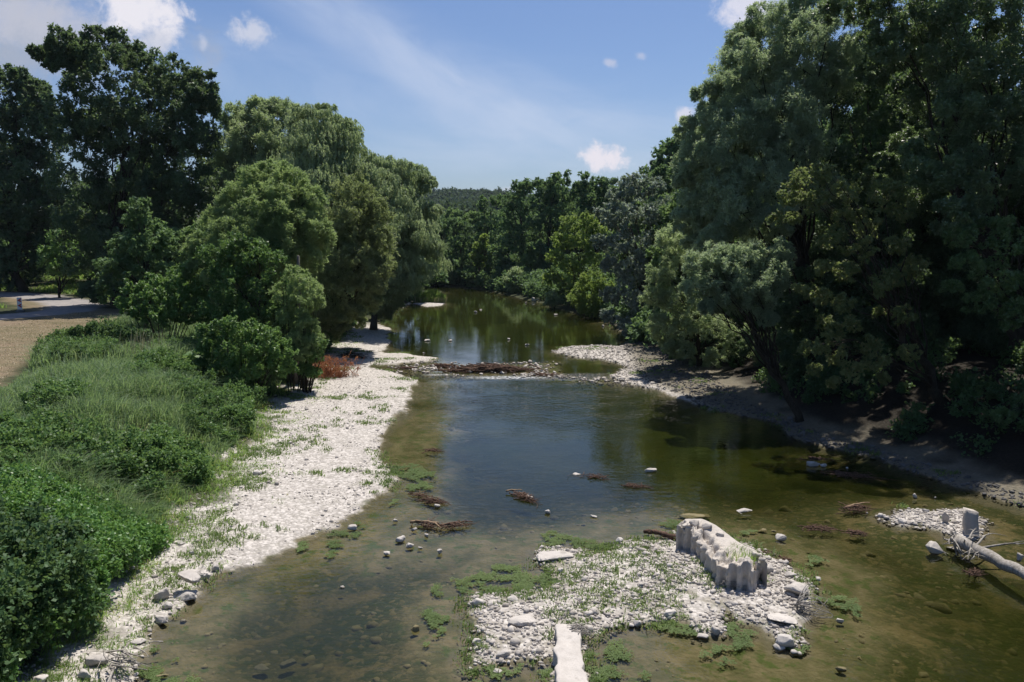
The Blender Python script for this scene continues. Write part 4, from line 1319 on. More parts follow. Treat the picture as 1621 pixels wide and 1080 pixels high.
x, y = scatter(-60, 20, 47, 135, 22000, 127, 200, 1.0)
z, Qv = ground(x, y, True)
ok = (((Qv['lb'] > 0.3) & (x > -24) & ((y > 60) | (x > -18))) | ((Qv['rb'] > 0.0) & (x < 16))) & (Qv['land'] > 0.2)
x, y, z = x[ok][:3000], y[ok][:3000], z[ok][:3000]
C = np.stack([x, y, z + r_.uniform(0.2, 1.8, len(x))], -1)
mesh_leaves('bank_thicket', C, r_.uniform(0.6, 1.2, len(x)), 'broad', 0.34, 'far', 0.6, 133, 'dark thicket lining the water on both sides of the river bend', 'thicket', tri=True)

# low plants on the gravel bars
x, y = scatter(-14, 16, 11, 62, 60000, 28, 22, 1.4)
z, Qv = ground(x, y, True)
pm = fbm(x * 0.7, y * 0.7, 97, 3) + 0.25 * (fbm(x * 4, y * 4, 98, 2) - 0.5)
isl = (Qv['di'] > -0.25) & (Qv['di'] < 3)
fringe = (Qv['lb'] > -2.6) & (Qv['dl'] > 0.2)
thr = np.where(isl, 0.47, np.where(fringe, 0.54, 0.68))
thr = np.where(isl & (Qv['di'] < 0.35), 0.38, thr)
ok = (pm > thr) & (Qv['land'] > -0.25) & (Qv['rb'] < 0.5) & (Qv['lb'] < 0.6)
ok &= r_.uniform(size=len(x)) < 0.55
x, y, z = x[ok], y[ok], z[ok]
x, y, z = x[:6500], y[:6500], z[:6500]
nb_ = 16
sp2 = 0.045 + 0.0022 * y
P = np.stack([np.repeat(x, nb_) + r_.normal(size=len(x) * nb_) * np.repeat(sp2, nb_), np.repeat(y, nb_) + r_.normal(size=len(x) * nb_) * np.repeat(sp2, nb_),
              np.repeat(np.maximum(z, 0), nb_)], -1)
blades('gravel_weeds', P, r_.uniform(0.04, 0.13, len(P)), 0.012 + 0.0007 * P[:, 1], 'weed', 34, 'low green weeds sprouting between the pale stones', 'weeds', lean=0.9)
print('weeds', len(P))
# green water plants on the silt round the bars
x, y = scatter(-9, 10, 11.5, 27, 60000, 29, 400)
z, Qv = ground(x, y, True)
pm = fbm(x * 0.8, y * 0.8, 101, 3)
pf = fbm(x * 3.5, y * 3.5, 102, 2)
ok = (Qv['land'] < 0.0) & (Qv['land'] > -1.1) & (Qv['dsh'] > -0.2) & (pm > 0.50) & (pf > 0.52) & (z > -0.14)
ok |= (sdf(x, y, plan([(800, 935), (850, 905), (905, 890), (925, 925), (870, 940)])) > -0.1) & (pf > 0.4)
ok |= (sdf(x, y, plan([(612, 742), (640, 738), (690, 748), (670, 758), (630, 756)])) > 0) & (pf > 0.35)
x, y, z = x[ok][:2600], y[ok][:2600], z[ok][:2600]
C = np.stack([x, y, np.full(len(x), 0.015)], -1)
Vl, Fl = leaves(C, r_.uniform(0.04, 0.11, len(C)), 'broad', 0.034, 0.35, seed=35)
Vl[:, 2] = 0.012 + np.abs(Vl[:, 2] - 0.012) * 0.2
o = mesh_np('water_plants', Vl, [Fl], M['weed'], False)
tag(o, 'green water plants spreading over the silt round the gravel island', 'water plants', kind='stuff')
print('wplants', len(C))


# ------------------------------------------------------------------ stones
def hull_stone(seed, n=18, flat=0.6, box=0.0, bev=0.0, sub=0):
    r = np.random.default_rng(seed)
    p = unit(r.normal(size=(n, 3)))
    if box > 0:
        p = p / np.max(np.abs(p), axis=1, keepdims=True) ** box
    p = p * r.uniform(0.8, 1.05, (n, 1)) * (1, 1, flat)
    bm = bmesh.new()
    for v in p:
        bm.verts.new(v)
    bmesh.ops.convex_hull(bm, input=bm.verts)
    for v in [v for v in bm.verts if not v.link_faces]:
        bm.verts.remove(v)
    if bev:
        bmesh.ops.bevel(bm, geom=bm.edges[:] + bm.verts[:], offset=bev, segments=1, profile=0.5, affect='EDGES')
    if sub:
        bmesh.ops.triangulate(bm, faces=bm.faces[:])
        bmesh.ops.subdivide_edges(bm, edges=bm.edges[:], cuts=sub, use_grid_fill=True)
    bmesh.ops.triangulate(bm, faces=bm.faces[:])
    bm.verts.index_update()
    V = np.array([v.co[:] for v in bm.verts])
    Ft = np.array([[v.index for v in f.verts] for f in bm.faces])
    bm.free()
    return V, Ft


ST = [hull_stone(300 + i, 24, 0.66) for i in range(10)]


def stones(name, x, y, z, size, mat, seed, label, cat, sink=0.3):
    r = np.random.default_rng(seed)
    A = Acc()
    w = r.integers(0, len(ST), len(x))
    for k, (Vs, Fs) in enumerate(ST):
        m = np.where(w == k)[0]
        if not len(m):
            continue
        a = r.uniform(0, 6.28, len(m))
        sc = size[m][:, None, None] * 0.5
        asp = r.uniform(0.6, 1.0, len(m))
        fl = r.uniform(0.6, 1.2, len(m))
        B = Vs[None] * np.stack([np.ones_like(asp), asp, fl], -1)[:, None, :]
        R_ = np.zeros((len(m), 3, 3))
        R_[:, 0, 0] = np.cos(a)
        R_[:, 0, 1] = -np.sin(a)
        R_[:, 1, 0] = np.sin(a)
        R_[:, 1, 1] = np.cos(a)
        R_[:, 2, 2] = 1
        R_[:, 2, 0] = r.normal(size=len(m)) * 0.15
        Pm = np.einsum('kij,knj->kni', R_, B) * sc + np.stack([x[m], y[m], z[m] + size[m] * (0.5 - sink) * 0.45], -1)[:, None, :]
        nv = len(Vs)
        Ff = (Fs[None] + (np.arange(len(m)) * nv)[:, None, None]).reshape(-1, 3)
        A.add(Pm.reshape(-1, 3), None, Ff)
    o = A.build(name, M[mat], None, smooth=False)
    tag(o, label, cat, kind='stuff')
    return o


# island and islet cobbles
x, y = scatter(-3, 16, 11.5, 24, 60000, 41, 400)
z, Qv = ground(x, y, True)
cl_ = np.maximum(Qv['di'], Qv['dt'])
ok = (cl_ + (fbm(x * 2.5, y * 2.5, 111, 2) - 0.5) * 0.7 > -0.08) & (r_.uniform(size=len(x)) < sstep(0.25, 0.55, fbm(x * 1.5, y * 1.5, 112, 3)) + 0.1)
x, y, z = x[ok][:9500], y[ok][:9500], z[ok][:9500]
sz = np.exp(r_.normal(size=len(x)) * 0.5) * 0.060
stones('cobbles', x, y, np.maximum(z, -0.03), np.clip(sz, 0.02, 0.26), 'pebble', 42, 'white limestone cobbles heaped on the gravel islands', 'cobbles')
print('isl stones', len(x))
# left bar and right shore
x, y = scatter(-16, -2, 11, 50, 90000, 43, 18, 1.0)
z, Qv = ground(x, y, True)
ok = (Qv['dl'] > 0.02) & (Qv['lb'] < 0.9) & (r_.uniform(size=len(x)) < 0.5 * sstep(0.35, 0.65, fbm(x, y, 113, 3)) + 0.06)
x, y, z = x[ok][:8000], y[ok][:8000], z[ok][:8000]
sz = np.exp(r_.normal(size=len(x)) * 0.5) * 0.045
stones('gravel', x, y, z, np.clip(sz, 0.02, 0.25), 'pebble', 44, 'white gravel and small stones covering the left bar', 'gravel')
x, y = scatter(2, 26, 18, 60, 60000, 45, 30, 1.0)
z, Qv = ground(x, y, True)
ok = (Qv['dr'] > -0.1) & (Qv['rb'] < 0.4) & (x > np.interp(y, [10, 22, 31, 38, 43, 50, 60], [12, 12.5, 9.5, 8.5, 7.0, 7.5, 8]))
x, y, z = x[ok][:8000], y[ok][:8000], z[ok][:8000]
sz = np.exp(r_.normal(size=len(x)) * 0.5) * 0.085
stones('shore_stones', x, y, z, np.clip(sz, 0.03, 0.4), 'shore', 46, 'stones along the right shore, coloured dark to deepen the tree shade', 'stones')
x, y = scatter(2, 12, 40, 56, 9000, 145, 400)
z, Qv = ground(x, y, True)
ok = (Qv['dr'] > -0.1) & (Qv['rb'] < 1.0) & (x < np.interp(y, [10, 22, 31, 38, 43, 50, 60], [12, 12.5, 9.5, 8.5, 7.0, 7.5, 8]))
x, y, z = x[ok][:2500], y[ok][:2500], z[ok][:2500]
stones('bar_stones', x, y, z, np.clip(np.exp(r_.normal(size=len(x)) * 0.5) * 0.08, 0.03, 0.4), 'pebble', 146, 'pale sunlit stones of the gravel bar at the right end of the riffle', 'stones')
# sill : stones breaking the surface of the riffle
x, y = scatter(-8, 9, 40, 50, 9000, 47, 400)
z, Qv = ground(x, y, True)
ok = (Qv['ds'] > -0.4) & (Qv['land'] < 0.2) & (r_.uniform(size=len(x)) < sstep(0.42, 0.6, fbm(x * 0.8, y * 0.8, 114, 3)) * 0.5 + 0.06)
x, y, z = x[ok][:1500], y[ok][:1500], z[ok][:1500]
stones('riffle_stones', x, y, z, np.clip(np.exp(r_.normal(size=len(x)) * 0.4) * 0.16, 0.06, 0.4), 'pebble', 48, 'pale stones breaking the surface of the riffle', 'stones', sink=0.2)
# stones under water
x, y = scatter(-9, 17, 11, 34, 30000, 49, 22, 1.5)
z, Qv = ground(x, y, True)
ok = (Qv['land'] < -0.1) & (fbm(x * 0.5, y * 0.5, 115, 3) > 0.44)
x, y, z = x[ok][:1100], y[ok][:1100], z[ok][:1100]
sz = np.clip(np.exp(r_.normal(size=len(x)) * 0.6) * 0.16, 0.05, 0.6)
stones('submerged_stones', x, y, z, np.minimum(sz, np.maximum(0.04, -z * 2.4)), 'wetstone', 50, 'brown algae covered stones lying under the clear shallow water', 'stones', sink=0.75)


def rock(px, py, w, label, h=0.35, dep=0.75, rot=0.0, mat='stone', name='rock', cat='rock', group=None, tilt=0.0, z=None, box=0.35, seed=None, n=16, sink=0.25, sub=2):
    """w: width in px; h: height as a share of the width; dep: depth as a share of the width"""
    seed = seed or int(px * 3 + py)
    c = onground(px, py) if z is None else G(px, py, z)
    wm = w * c[1] / F / math.cos(0.0)
    V, Ft = hull_stone(seed, n, 1.0, box, 0.07, sub)
    V = V * (0.5 * wm, 0.5 * wm * dep, 0.5 * wm * h * 1.3)
    r = np.random.default_rng(seed + 1)
    V = V + (fbm(V[:, 0] / wm * 6 + 3 + V[:, 2] / wm * 5, V[:, 1] / wm * 6 + 5, seed, 3)[:, None] - 0.5) * unit(V) * wm * 0.09
    V = V + r.normal(size=V.shape) * wm * 0.004
    ca, sa = math.cos(rot), math.sin(rot)
    V = V @ np.array([[ca, sa, 0], [-sa, ca, 0], [0, 0, 1]])
    V[:, 2] += V[:, 0] * tilt + wm * h * 0.65 * (1 - sink * 2)
    o = mesh_np(name, V, [Ft], M[mat], False)
    o.location = tuple(c)
    tag(o, label, cat, group)
    return o


RG = 'loose rocks of the left shore'
IG = 'loose rocks of the gravel island'
WG = 'rocks standing in the water'
rocks = [
    # left shore
    (297, 918, 46, 'large flat slab of rock propped up on the left shore, dark shadow under it', dict(h=.32, dep=.7, rot=-.2, box=.8, z=0.35, group=RG, name='rock_slab')),
    (312, 908, 66, 'long thin stone slab lying behind the propped rock on the left shore', dict(h=.12, dep=.35, rot=-.5, box=.9, group=RG, name='rock_slab')),
    (296, 947, 40, 'flat-faced triangular rock just below the propped slab', dict(h=.35, dep=.8, box=.6, group=RG)),
    (257, 948, 30, 'tilted grey rock left of the triangular rock', dict(h=.6, dep=.7, box=.8, rot=.6, tilt=.3, group=RG)),
    (266, 962, 20, 'small grey rock with a dark hollow below the tilted rock', dict(h=.6, group=RG)),
    (255, 984, 30, 'rounded oblong white rock at the water edge of the left shore', dict(h=.45, dep=.6, rot=-.3, group=RG)),
    (290, 981, 14, 'small white rock touching the water beside the oblong rock', dict(h=.5, group=RG)),
    (219, 1018, 27, 'flat pale rock halfway down the lower left shore', dict(h=.3, group=RG)),
    (213, 1052, 12, 'small pale rock at the water line above the bottom of the photo', dict(h=.5, group=RG)),
    (155, 1052, 40, 'long pale block lying beside the bleached branch, lower left', dict(h=.4, dep=.5, box=.9, group=RG)),
    (134, 1073, 26, 'grey rock at the bottom edge below the long pale block', dict(h=.6, group=RG)),
    (65, 1078, 30, 'pale rock in the bottom left corner of the photo', dict(h=.4, group=RG)),
    (342, 903, 14, 'small square white rock right of the propped slab', dict(h=.8, box=.8, group=RG)),
    (365, 905, 7, 'tiny white stone at the water edge near the square rock', dict(h=.7, group=RG)),
    (285, 861, 18, 'flat white rock in the grass above the propped slab', dict(h=.3, rot=.4, group=RG)),
    (303, 878, 10, 'small upright pale rock in the grass above the propped slab', dict(h=.8, group=RG)),
    (407, 751, 22, 'flat white rock on the left bar beside the grass edge', dict(h=.35, group=RG)),
    (300, 822, 14, 'pale rock half hidden in grass at the upper end of the left shore', dict(h=.5, group=RG)),
    (374, 800, 10, 'small white rock between weeds of the left bar', dict(h=.5, group=RG)),
    # stones between left bar and island
    (558, 838, 18, 'white flat rock standing in the shallows right of the left bar', dict(h=.45, z=.0, group=WG)),
    (626, 826, 9, 'small white rock above the cluster of shallow stones', dict(h=.6, z=0, group=WG)),
    (634, 856, 20, 'tilted white rock in the middle of the cluster of shallow stones', dict(h=.5, rot=.7, z=0, group=WG)),
    (649, 866, 16, 'lumpy white rock at the lower side of the shallow cluster', dict(h=.5, z=0, group=WG)),
    (656, 840, 12, 'oval white rock beside the tan driftwood', dict(h=.5, z=0, group=WG)),
    (675, 850, 9, 'small round white rock at the right of the shallow cluster', dict(h=.7, z=0, group=WG)),
    (665, 869, 9, 'small flat white rock at the right foot of the shallow cluster', dict(h=.5, z=0, group=WG)),
    (612, 878, 14, 'low white rock at the left foot of the shallow cluster', dict(h=.4, z=0, group=WG)),
    (696, 876, 12, 'lone pointed grey rock right of the shallow cluster', dict(h=.7, z=0, group=WG)),
    (541, 932, 12, 'small pinkish rock awash in the brown shallows', dict(h=.4, z=-.03, group=WG)),
    (692, 803, 12, 'white rock below the red-brown twigs', dict(h=.5, z=0, group=WG)),
    (867, 813, 11, 'bright white round rock at the lower end of the twig line', dict(h=.7, z=0, group=WG)),
    (838, 789, 14, 'white rock caught inside the twig line in mid stream', dict(h=.5, z=0, group=WG)),
    (940, 819, 16, 'slanting white stone alone in mid stream', dict(h=.25, rot=-.6, dep=.4, z=0, group=WG)),
    (912, 752, 16, 'low pale rock awash at the edge of the blue reflection', dict(h=.25, z=-.02, group=WG)),
    (1030, 746, 26, 'thin white stone slab sticking out of the green water', dict(h=.2, dep=.35, rot=.2, z=.02, group=WG)),
    (1178, 811, 28, 'flat white wedge of rock in the green water above the concrete ruin', dict(h=.22, dep=.5, z=0, group=WG)),
    (1235, 854, 21, 'white rock behind the concrete ruin, beside small branches', dict(h=.5, rot=-.4, z=0, group=WG)),
    (1243, 893, 14, 'white rock at the right end of the concrete ruin', dict(h=.6, z=0, group=WG)),
    (1214, 884, 8, 'tiny white rock just behind the right end of the ruin', dict(h=.7, z=0, group=WG)),
    (1294, 919, 15, 'white rock with green plants right of the island', dict(h=.45, z=0, group=WG)),
    (1330, 986, 15, 'small white rock alone in the green water at lower right', dict(h=.6, z=0, group=WG)),
    (1331, 1062, 20, 'brown-grey rock under the surface at lower right', dict(h=.4, z=-.03, mat='wetstone', group=WG)),
    (658, 998, 18, 'brown-grey rock just breaking the dark water in the foreground', dict(h=.5, z=0, mat='wetstone', group=WG)),
    (1286, 737, 26, 'wide white rock by the shaded right shore', dict(h=.4, z=0, group=WG)),
    (1304, 739, 12, 'small white rock touching the wide white rock', dict(h=.5, z=0, group=WG)),
    (1341, 742, 5, 'tiny white rock at the edge of the tree shadow', dict(h=.6, z=0, group=WG)),
    (1448, 788, 11, 'pointed white rock between islet and shaded shore', dict(h=.8, z=0, group=WG)),
    (1480, 789, 5, 'tiny white rock right of the pointed one', dict(h=.6, z=0, group=WG)),
    (1478, 874, 34, 'big pale boulder in the water at the root end of the fallen tree', dict(h=.55, dep=.8, z=0, group=WG, name='boulder')),
    (1612, 886, 18, 'white rock by the right edge above the fallen trunk', dict(h=.7, z=0, group=WG)),
    (1373, 813, 6, 'tiny white rock left of the islet', dict(h=.7, z=0, group=WG)),
    (1225, 842, 10, 'brown rock awash left of the white rock behind the ruin', dict(h=.3, z=-.02, mat='wetstone', group=WG)),
    (415, 1060, 28, 'roundish tan boulder under the dark foreground water, left of two', dict(h=.3, z=-.12, mat='stone', group=WG, name='boulder')),
    (456, 1054, 36, 'elongated tan boulder under the dark foreground water, right of two', dict(h=.28, dep=.5, rot=.7, z=-.11, mat='stone', group=WG, name='boulder')),
    (486, 1036, 18, 'small tan stone under water behind the elongated boulder', dict(h=.3, z=-.1, mat='wetstone', group=WG)),
    (257, 1072, 26, 'flat brown stone awash at the bottom of the left shore', dict(h=.2, dep=.4, z=-.01, mat='wetstone', group=WG)),
    (1218, 754, 26, 'flat brown slab showing through the green water, left of two', dict(h=.1, dep=.8, z=-.06, mat='wetstone', group=WG, name='rock_slab')),
    (1263, 751, 22, 'flat brown slab showing through the green water, right of two', dict(h=.1, dep=.7, z=-.06, mat='wetstone', group=WG, name='rock_slab')),
    (1206, 841, 18, 'drowned tan rock just left of the white rock behind the ruin', dict(h=.25, z=-.05, mat='wetstone', group=WG)),
    (1098, 818, 60, 'long drowned slab of pale brown rock behind the ruin', dict(h=.08, dep=.5, z=-.06, mat='wetstone', group=WG, name='rock_slab')),
    # island
    (1244, 1022, 34, 'big rounded white boulder at the lower right tip of the island', dict(h=.62, dep=.8, group=IG, name='boulder')),
    (1262, 942, 52, 'large ragged slab of rock at the right side of the island', dict(h=.38, dep=.7, rot=.2, group=IG, name='rock_slab')),
    (1238, 985, 66, 'wide low white slab between ragged slab and rounded boulder', dict(h=.16, dep=.7, rot=.3, group=IG, name='rock_slab')),
    (1113, 1008, 26, 'flat white rock left of two, at the bottom edge of the island', dict(h=.4, group=IG)),
    (1134, 1003, 20, 'angular white rock right of two, at the bottom edge of the island', dict(h=.7, group=IG)),
    (1060, 975, 26, 'square white slab in the middle of the stony island', dict(h=.4, box=.8, group=IG)),
    (1009, 989, 16, 'oval white rock standing alone at the lower edge of the island', dict(h=.6, group=IG)),
    (1020, 938, 18, 'diamond shaped white slab in the weeds of the island', dict(h=.3, rot=.8, box=.8, group=IG)),
    (880, 884, 66, 'large flat white slab at the upper left corner of the island', dict(h=.12, dep=.75, box=.8, rot=-.15, group=IG, name='rock_slab')),
    (981, 859, 14, 'round white rock at the top edge of the island', dict(h=.7, group=IG)),
    (899, 872, 12, 'white rock behind the large flat slab', dict(h=.5, group=IG)),
    (857, 895, 15, 'white rock below the large flat slab', dict(h=.5, group=IG)),
    (887, 905, 15, 'white rock on the green patch of the island', dict(h=.45, group=IG)),
    (757, 957, 29, 'white flat-topped rock at the left corner of the island', dict(h=.42, dep=.6, group=IG)),
    (813, 951, 24, 'white flat rock at the top of the left lobe of the island', dict(h=.4, group=IG)),
    (828, 985, 52, 'broad slanted slab with dark edge on the left lobe of the island', dict(h=.18, dep=.7, box=.8, rot=.2, tilt=-.06, group=IG, name='rock_slab')),
    (748, 1000, 14, 'white rock at the left edge of the island, upper one of two', dict(h=.55, group=IG)),
    (755, 1019, 19, 'white rock at the left edge of the island, lower one of two', dict(h=.5, group=IG)),
    (796, 1038, 30, 'broad white rock above the lower left tip of the island', dict(h=.4, group=IG)),
    (787, 1064, 18, 'round white rock at the very bottom left of the island', dict(h=.7, group=IG)),
    (744, 1060, 13, 'white rock in the water at the lower left tip', dict(h=.6, group=IG)),
    (856, 1050, 12, 'small round white rock left of the long concrete slab', dict(h=.6, group=IG)),
    (945, 1067, 12, 'white rock in the green plants right of the long concrete slab', dict(h=.8, group=IG)),
    (953, 1050, 9, 'small white rock near the plants right of the long slab', dict(h=.6, group=IG)),
    (1216, 905, 24, 'white rock leaning on the right end of the ruin', dict(h=.6, rot=.5, group=IG)),
    (1250, 912, 24, 'flat white rock behind the ragged slab', dict(h=.35, group=IG)),
    # islet
    (1521, 868, 44, 'flat grey slab at the front of the right islet', dict(h=.14, dep=.6, rot=-.3, box=.8, group='rocks of the right islet', name='rock_slab')),
    (1496, 828, 13, 'narrow upright stone in the middle of the right islet', dict(h=1.6, dep=.6, box=.7, group='rocks of the right islet')),
    (1465, 811, 14, 'white rock at the upper edge of the right islet', dict(h=.5, group='rocks of the right islet')),
    (1428, 827, 18, 'white rock at the left end of the right islet', dict(h=.4, group='rocks of the right islet')),
    # far water
    (676, 540, 11, 'pair of pale stones in the upper pool, left one', dict(h=.3, z=0, group=WG)),
    (713, 540, 7, 'pale stone right of the middle of the upper pool', dict(h=.4, z=0, group=WG)),
    (671, 560, 5, 'tiny pale stone above the gravel spit', dict(h=.5, z=0, group=WG)),
    (753, 495, 6, 'white stone far up the pool, left one of two', dict(h=.6, z=0, group=WG)),
    (761, 491, 5, 'white stone far up the pool, right one of two', dict(h=.4, z=0, group=WG)),
    (845, 477, 8, 'biggest white rock on the far right shore', dict(h=.9, z=0, group=WG)),
    (833, 480, 4, 'small white rock in the water near the far right shore', dict(h=.6, z=0, group=WG)),
    (851, 476, 7, 'pale rock beside the biggest rock on the far right shore', dict(h=.5, z=0, group=WG)),
    (880, 499, 8, 'low white rock in the water below the pale reed bushes', dict(h=.3, z=0, group=WG)),
    (955, 517, 6, 'white rock under the silvery poplar', dict(h=.5, z=0, group=WG)),
    (834, 547, 8, 'pale rock in the upper pool above the riffle', dict(h=.4, z=0, group=WG)),
    (805, 538, 6, 'pale grey stone in the centre of the upper pool', dict(h=.5, z=0, group=WG)),
    (923, 601, 10, 'pinkish rock on the pebbly end of the riffle', dict(h=.5, z=0, group=WG)),
]
for px, py, wpx, lab, kw in rocks:
    rock(px, py, wpx, lab, **kw)

# ------------------------------------------------------------------ concrete ruin with sheet pile imprint
def ruin():
    fl = [(1071, 866), (1086, 870), (1099, 877), (1117, 896), (1138, 923), (1165, 931), (1193, 934), (1209, 916)]
    bl = [(1085, 824), (1110, 826), (1132, 834), (1152, 844), (1171, 856), (1194, 870), (1212, 889)]
    fz = [0.16] * len(fl)
    Fp = np.array([G(a, b, 0.15)[:2] for a, b in fl])
    Bp = np.array([G(a, b, 0.72)[:2] for a, b in bl])

    def resample(P, n):
        d = np.concatenate(([0], np.cumsum(np.linalg.norm(np.diff(P, axis=0), axis=1))))
        t = np.linspace(0, d[-1], n)
        return np.stack([np.interp(t, d, P[:, 0]), np.interp(t, d, P[:, 1])], -1), d[-1]
    n = 240
    FR, Lf = resample(Fp, n)
    BK, _ = resample(Bp, n)
    s = np.linspace(0, Lf, n)
    tg = unit(np.gradient(FR, axis=0))
    nrm = np.stack([tg[:, 1], -tg[:, 0]], -1)
    ph = ((s + 0.10 * np.sin(s * 2.3)) / 0.30) % 1.0                      # half-hexagon folds of the sheet piling
    fold = np.clip(np.abs(ph - 0.5) * 4 - 0.9, -0.45, 0.45) / 0.45
    FR = FR + nrm * (fold * 0.05 * (0.45 + 0.9 * vnoise(s * 1.7, s * 0, 44)))[:, None] + nrm * ((vnoise(s * 1.3, s * 0, 45) - 0.5) * 0.16)[:, None]
    tgb = unit(np.gradient(BK, axis=0))
    nb_ = np.stack([-tgb[:, 1], tgb[:, 0]], -1)
    BK = BK + nb_ * (0.05 * fbm(s * 4, s * 0, 5, 3))[:, None]
    m = 16
    base = np.array((*G(1140, 905, 0.15)[:2], 0.1))
    u_ = s / Lf
    top = 0.74 - 0.10 * u_ + 0.05 * np.sin(u_ * 9)
    steps = (vnoise(u_ * 8, u_ * 0, 9) - 0.5) * 0.30 + (fbm(u_ * 40, u_ * 0, 19, 3) - 0.5) * 0.24
    fi = np.floor((s + 0.10 * np.sin(s * 2.3)) / 0.30).astype(int)
    hs = np.random.default_rng(12).uniform(-0.13, 0.05, 60)
    steps = steps * 0.6 + hs[fi]
    top = top - 0.04
    rows, kinds = [], []
    # front face rows, top rows, back rows
    for k in range(m):
        t = k / (m - 1)
        zz_ = -0.25 + t * (top + steps + 0.25)
        rough = (fbm(s * 6, np.full(n, t * 5), 7, 5) - 0.5) * 0.10 - 0.035 * (k in (9, 13)) * (vnoise(s * 3, s * 0 + k, 3) > 0.4)
        rows.append(np.concatenate([FR + nrm * rough[:, None], zz_[:, None]], 1))
    mt_ = 34
    for k in range(1, mt_):
        t = k / mt_
        q = FR * (1 - t) + BK * t
        groove = -0.16 * np.exp(-((t - 0.42 - 0.1 * np.sin(u_ * 12)) / 0.07) ** 2) * (u_ < 0.6)
        pit = (fbm(q[:, 0] * 5.5, q[:, 1] * 5.5, 8, 5) - 0.5) * 0.5 * math.sin(math.pi * min(1, t * 1.5 + 0.1))
        zz_ = top + steps * (1 - t) + 0.05 * t + pit + groove - 0.14 * sstep(0.5, 0.72, u_) * math.sin(math.pi * t)
        rows.append(np.concatenate([q, zz_[:, None]], 1))
    for k in range(8):
        t = k / 7
        zz_ = (top + 0.05) * (1 - t) - 0.3 * t
        rows.append(np.concatenate([BK + nb_ * (0.02 * t), zz_[:, None]], 1))
    V = np.array(rows)
    nr = len(rows)
    # end caps come from closing the first and last column
    Vv = V.reshape(-1, 3)
    idx = np.arange(nr * n).reshape(nr, n)
    Fq = np.stack([idx[:-1, :-1], idx[:-1, 1:], idx[1:, 1:], idx[1:, :-1]], -1).reshape(-1, 4)
    tris = []
    for col_, flip in ((0, 1), (n - 1, 0)):
        c = Vv[idx[:, col_]].mean(0)
        Vv = np.vstack([Vv, c[None]])
        ci = len(Vv) - 1
        for k in range(nr - 1):
            a_, b_ = idx[k, col_], idx[k + 1, col_]
            tris.append((ci, b_, a_) if flip else (ci, a_, b_))
    root = empty('concrete_ruin', tuple(base))
    mesh_np('wall_block', Vv - base, [Fq, np.array(tris)], M['concrete'], False, root)
    # broken lumps left on the top
    for k, (u0, t0, sz_) in enumerate(((0.10, .5, .34), (0.22, .75, .26), (0.36, .8, .22), (0.80, .85, .24), (.06, .2, .22), (.93, .7, .18))):
        i = int(u0 * (n - 1))
        q = FR[i] * (1 - t0) + BK[i] * t0
        Vk, Fk = hull_stone(700 + k, 16, .6, .6, .06, 1)
        Vk = Vk * sz_ * 0.55 + (q[0], q[1], top[i] + 0.03) - base
        mesh_np('broken_lump', Vk, [Fk], M['concrete'], False, root)
    tag(root, 'broken concrete block with ribbed sheet pile face on the gravel island', 'ruin')
    # grass growing in the hollow of its top
    P = []
    for i in range(260):
        u0 = r_.uniform(.52, .82)
        k = int(u0 * (n - 1))
        t0 = r_.uniform(.4, .9)
        q = FR[k] * (1 - t0) + BK[k] * t0
        P.append((q[0], q[1], top[k] - 0.12))
    blades('grass_tuft', np.array(P), r_.uniform(.12, .32, len(P)), np.full(len(P), 0.012), 'shortgrass', 61, 'grass tufts growing in the hollow top of the concrete ruin', 'grass')


ruin()


def box_path(name, pts, w, z0, z1, mat, label, cat, seed=0, group=None):
    """a rough long slab following pts (world xy) """
    P = np.array(pts, float)
    d = np.concatenate(([0], np.cumsum(np.linalg.norm(np.diff(P, axis=0), axis=1))))
    n = 40
    t = np.linspace(0, d[-1], n)
    Q_ = np.stack([np.interp(t, d, P[:, 0]), np.interp(t, d, P[:, 1])], -1)
    Wd = np.interp(t, d, w)
    tg = unit(np.gradient(Q_, axis=0))
    nr = np.stack([tg[:, 1], -tg[:, 0]], -1)
    prof = [(-1, z0), (-1, z1 - .02), (-.94, z1)] + [(q, z1) for q in np.linspace(-.8, .8, 9)] + [(.94, z1), (1, z1 - .02), (1, z0)]
    rows = []
    for q, zz_ in prof:
        e = Q_ + nr * (Wd / 2 * q)[:, None]
        jj = (fbm(e[:, 0] * 3, e[:, 1] * 3, seed, 3) - .5)
        e2 = e + nr * (jj * 0.20)[:, None]
        zc = np.full(n, zz_) + (jj * .05 if zz_ > z0 else 0)
        rows.append(np.concatenate([e2, np.broadcast_to(zc, (n,))[:, None]], 1))
    V = np.array(rows).reshape(-1, 3)
    m = len(prof)
    idx = np.arange(m * n).reshape(m, n)
    Fq = np.stack([idx[:-1, :-1], idx[:-1, 1:], idx[1:, 1:], idx[1:, :-1]], -1).reshape(-1, 4)
    tris = []
    for c_, fl in ((0, 0), (n - 1, 1)):
        cc = V[idx[:, c_]].mean(0)
        V = np.vstack([V, cc[None]])
        for k in range(m - 1):
            a_, b_ = idx[k, c_], idx[k + 1, c_]
            tris.append((len(V) - 1, b_, a_) if fl else (len(V) - 1, a_, b_))
    b = np.array((Q_[0, 0], Q_[0, 1], z0))
    o = mesh_np(name, V - b, [Fq, np.array(tris)], M[mat], False)
    o.location = tuple(b)
    tag(o, label, cat, group)
    return o


sp_ = [G(a, b, 0.30)[:2] for a, b in ((899, 988), (900, 1010), (903, 1050), (908, 1100), (914, 1150))]
box_path('concrete_slab', sp_, [0.50, 0.50, 0.52, 0.52, 0.52], -0.2, 0.30, 'stone', 'long smooth concrete slab running off the bottom of the photo', 'slab', 3)
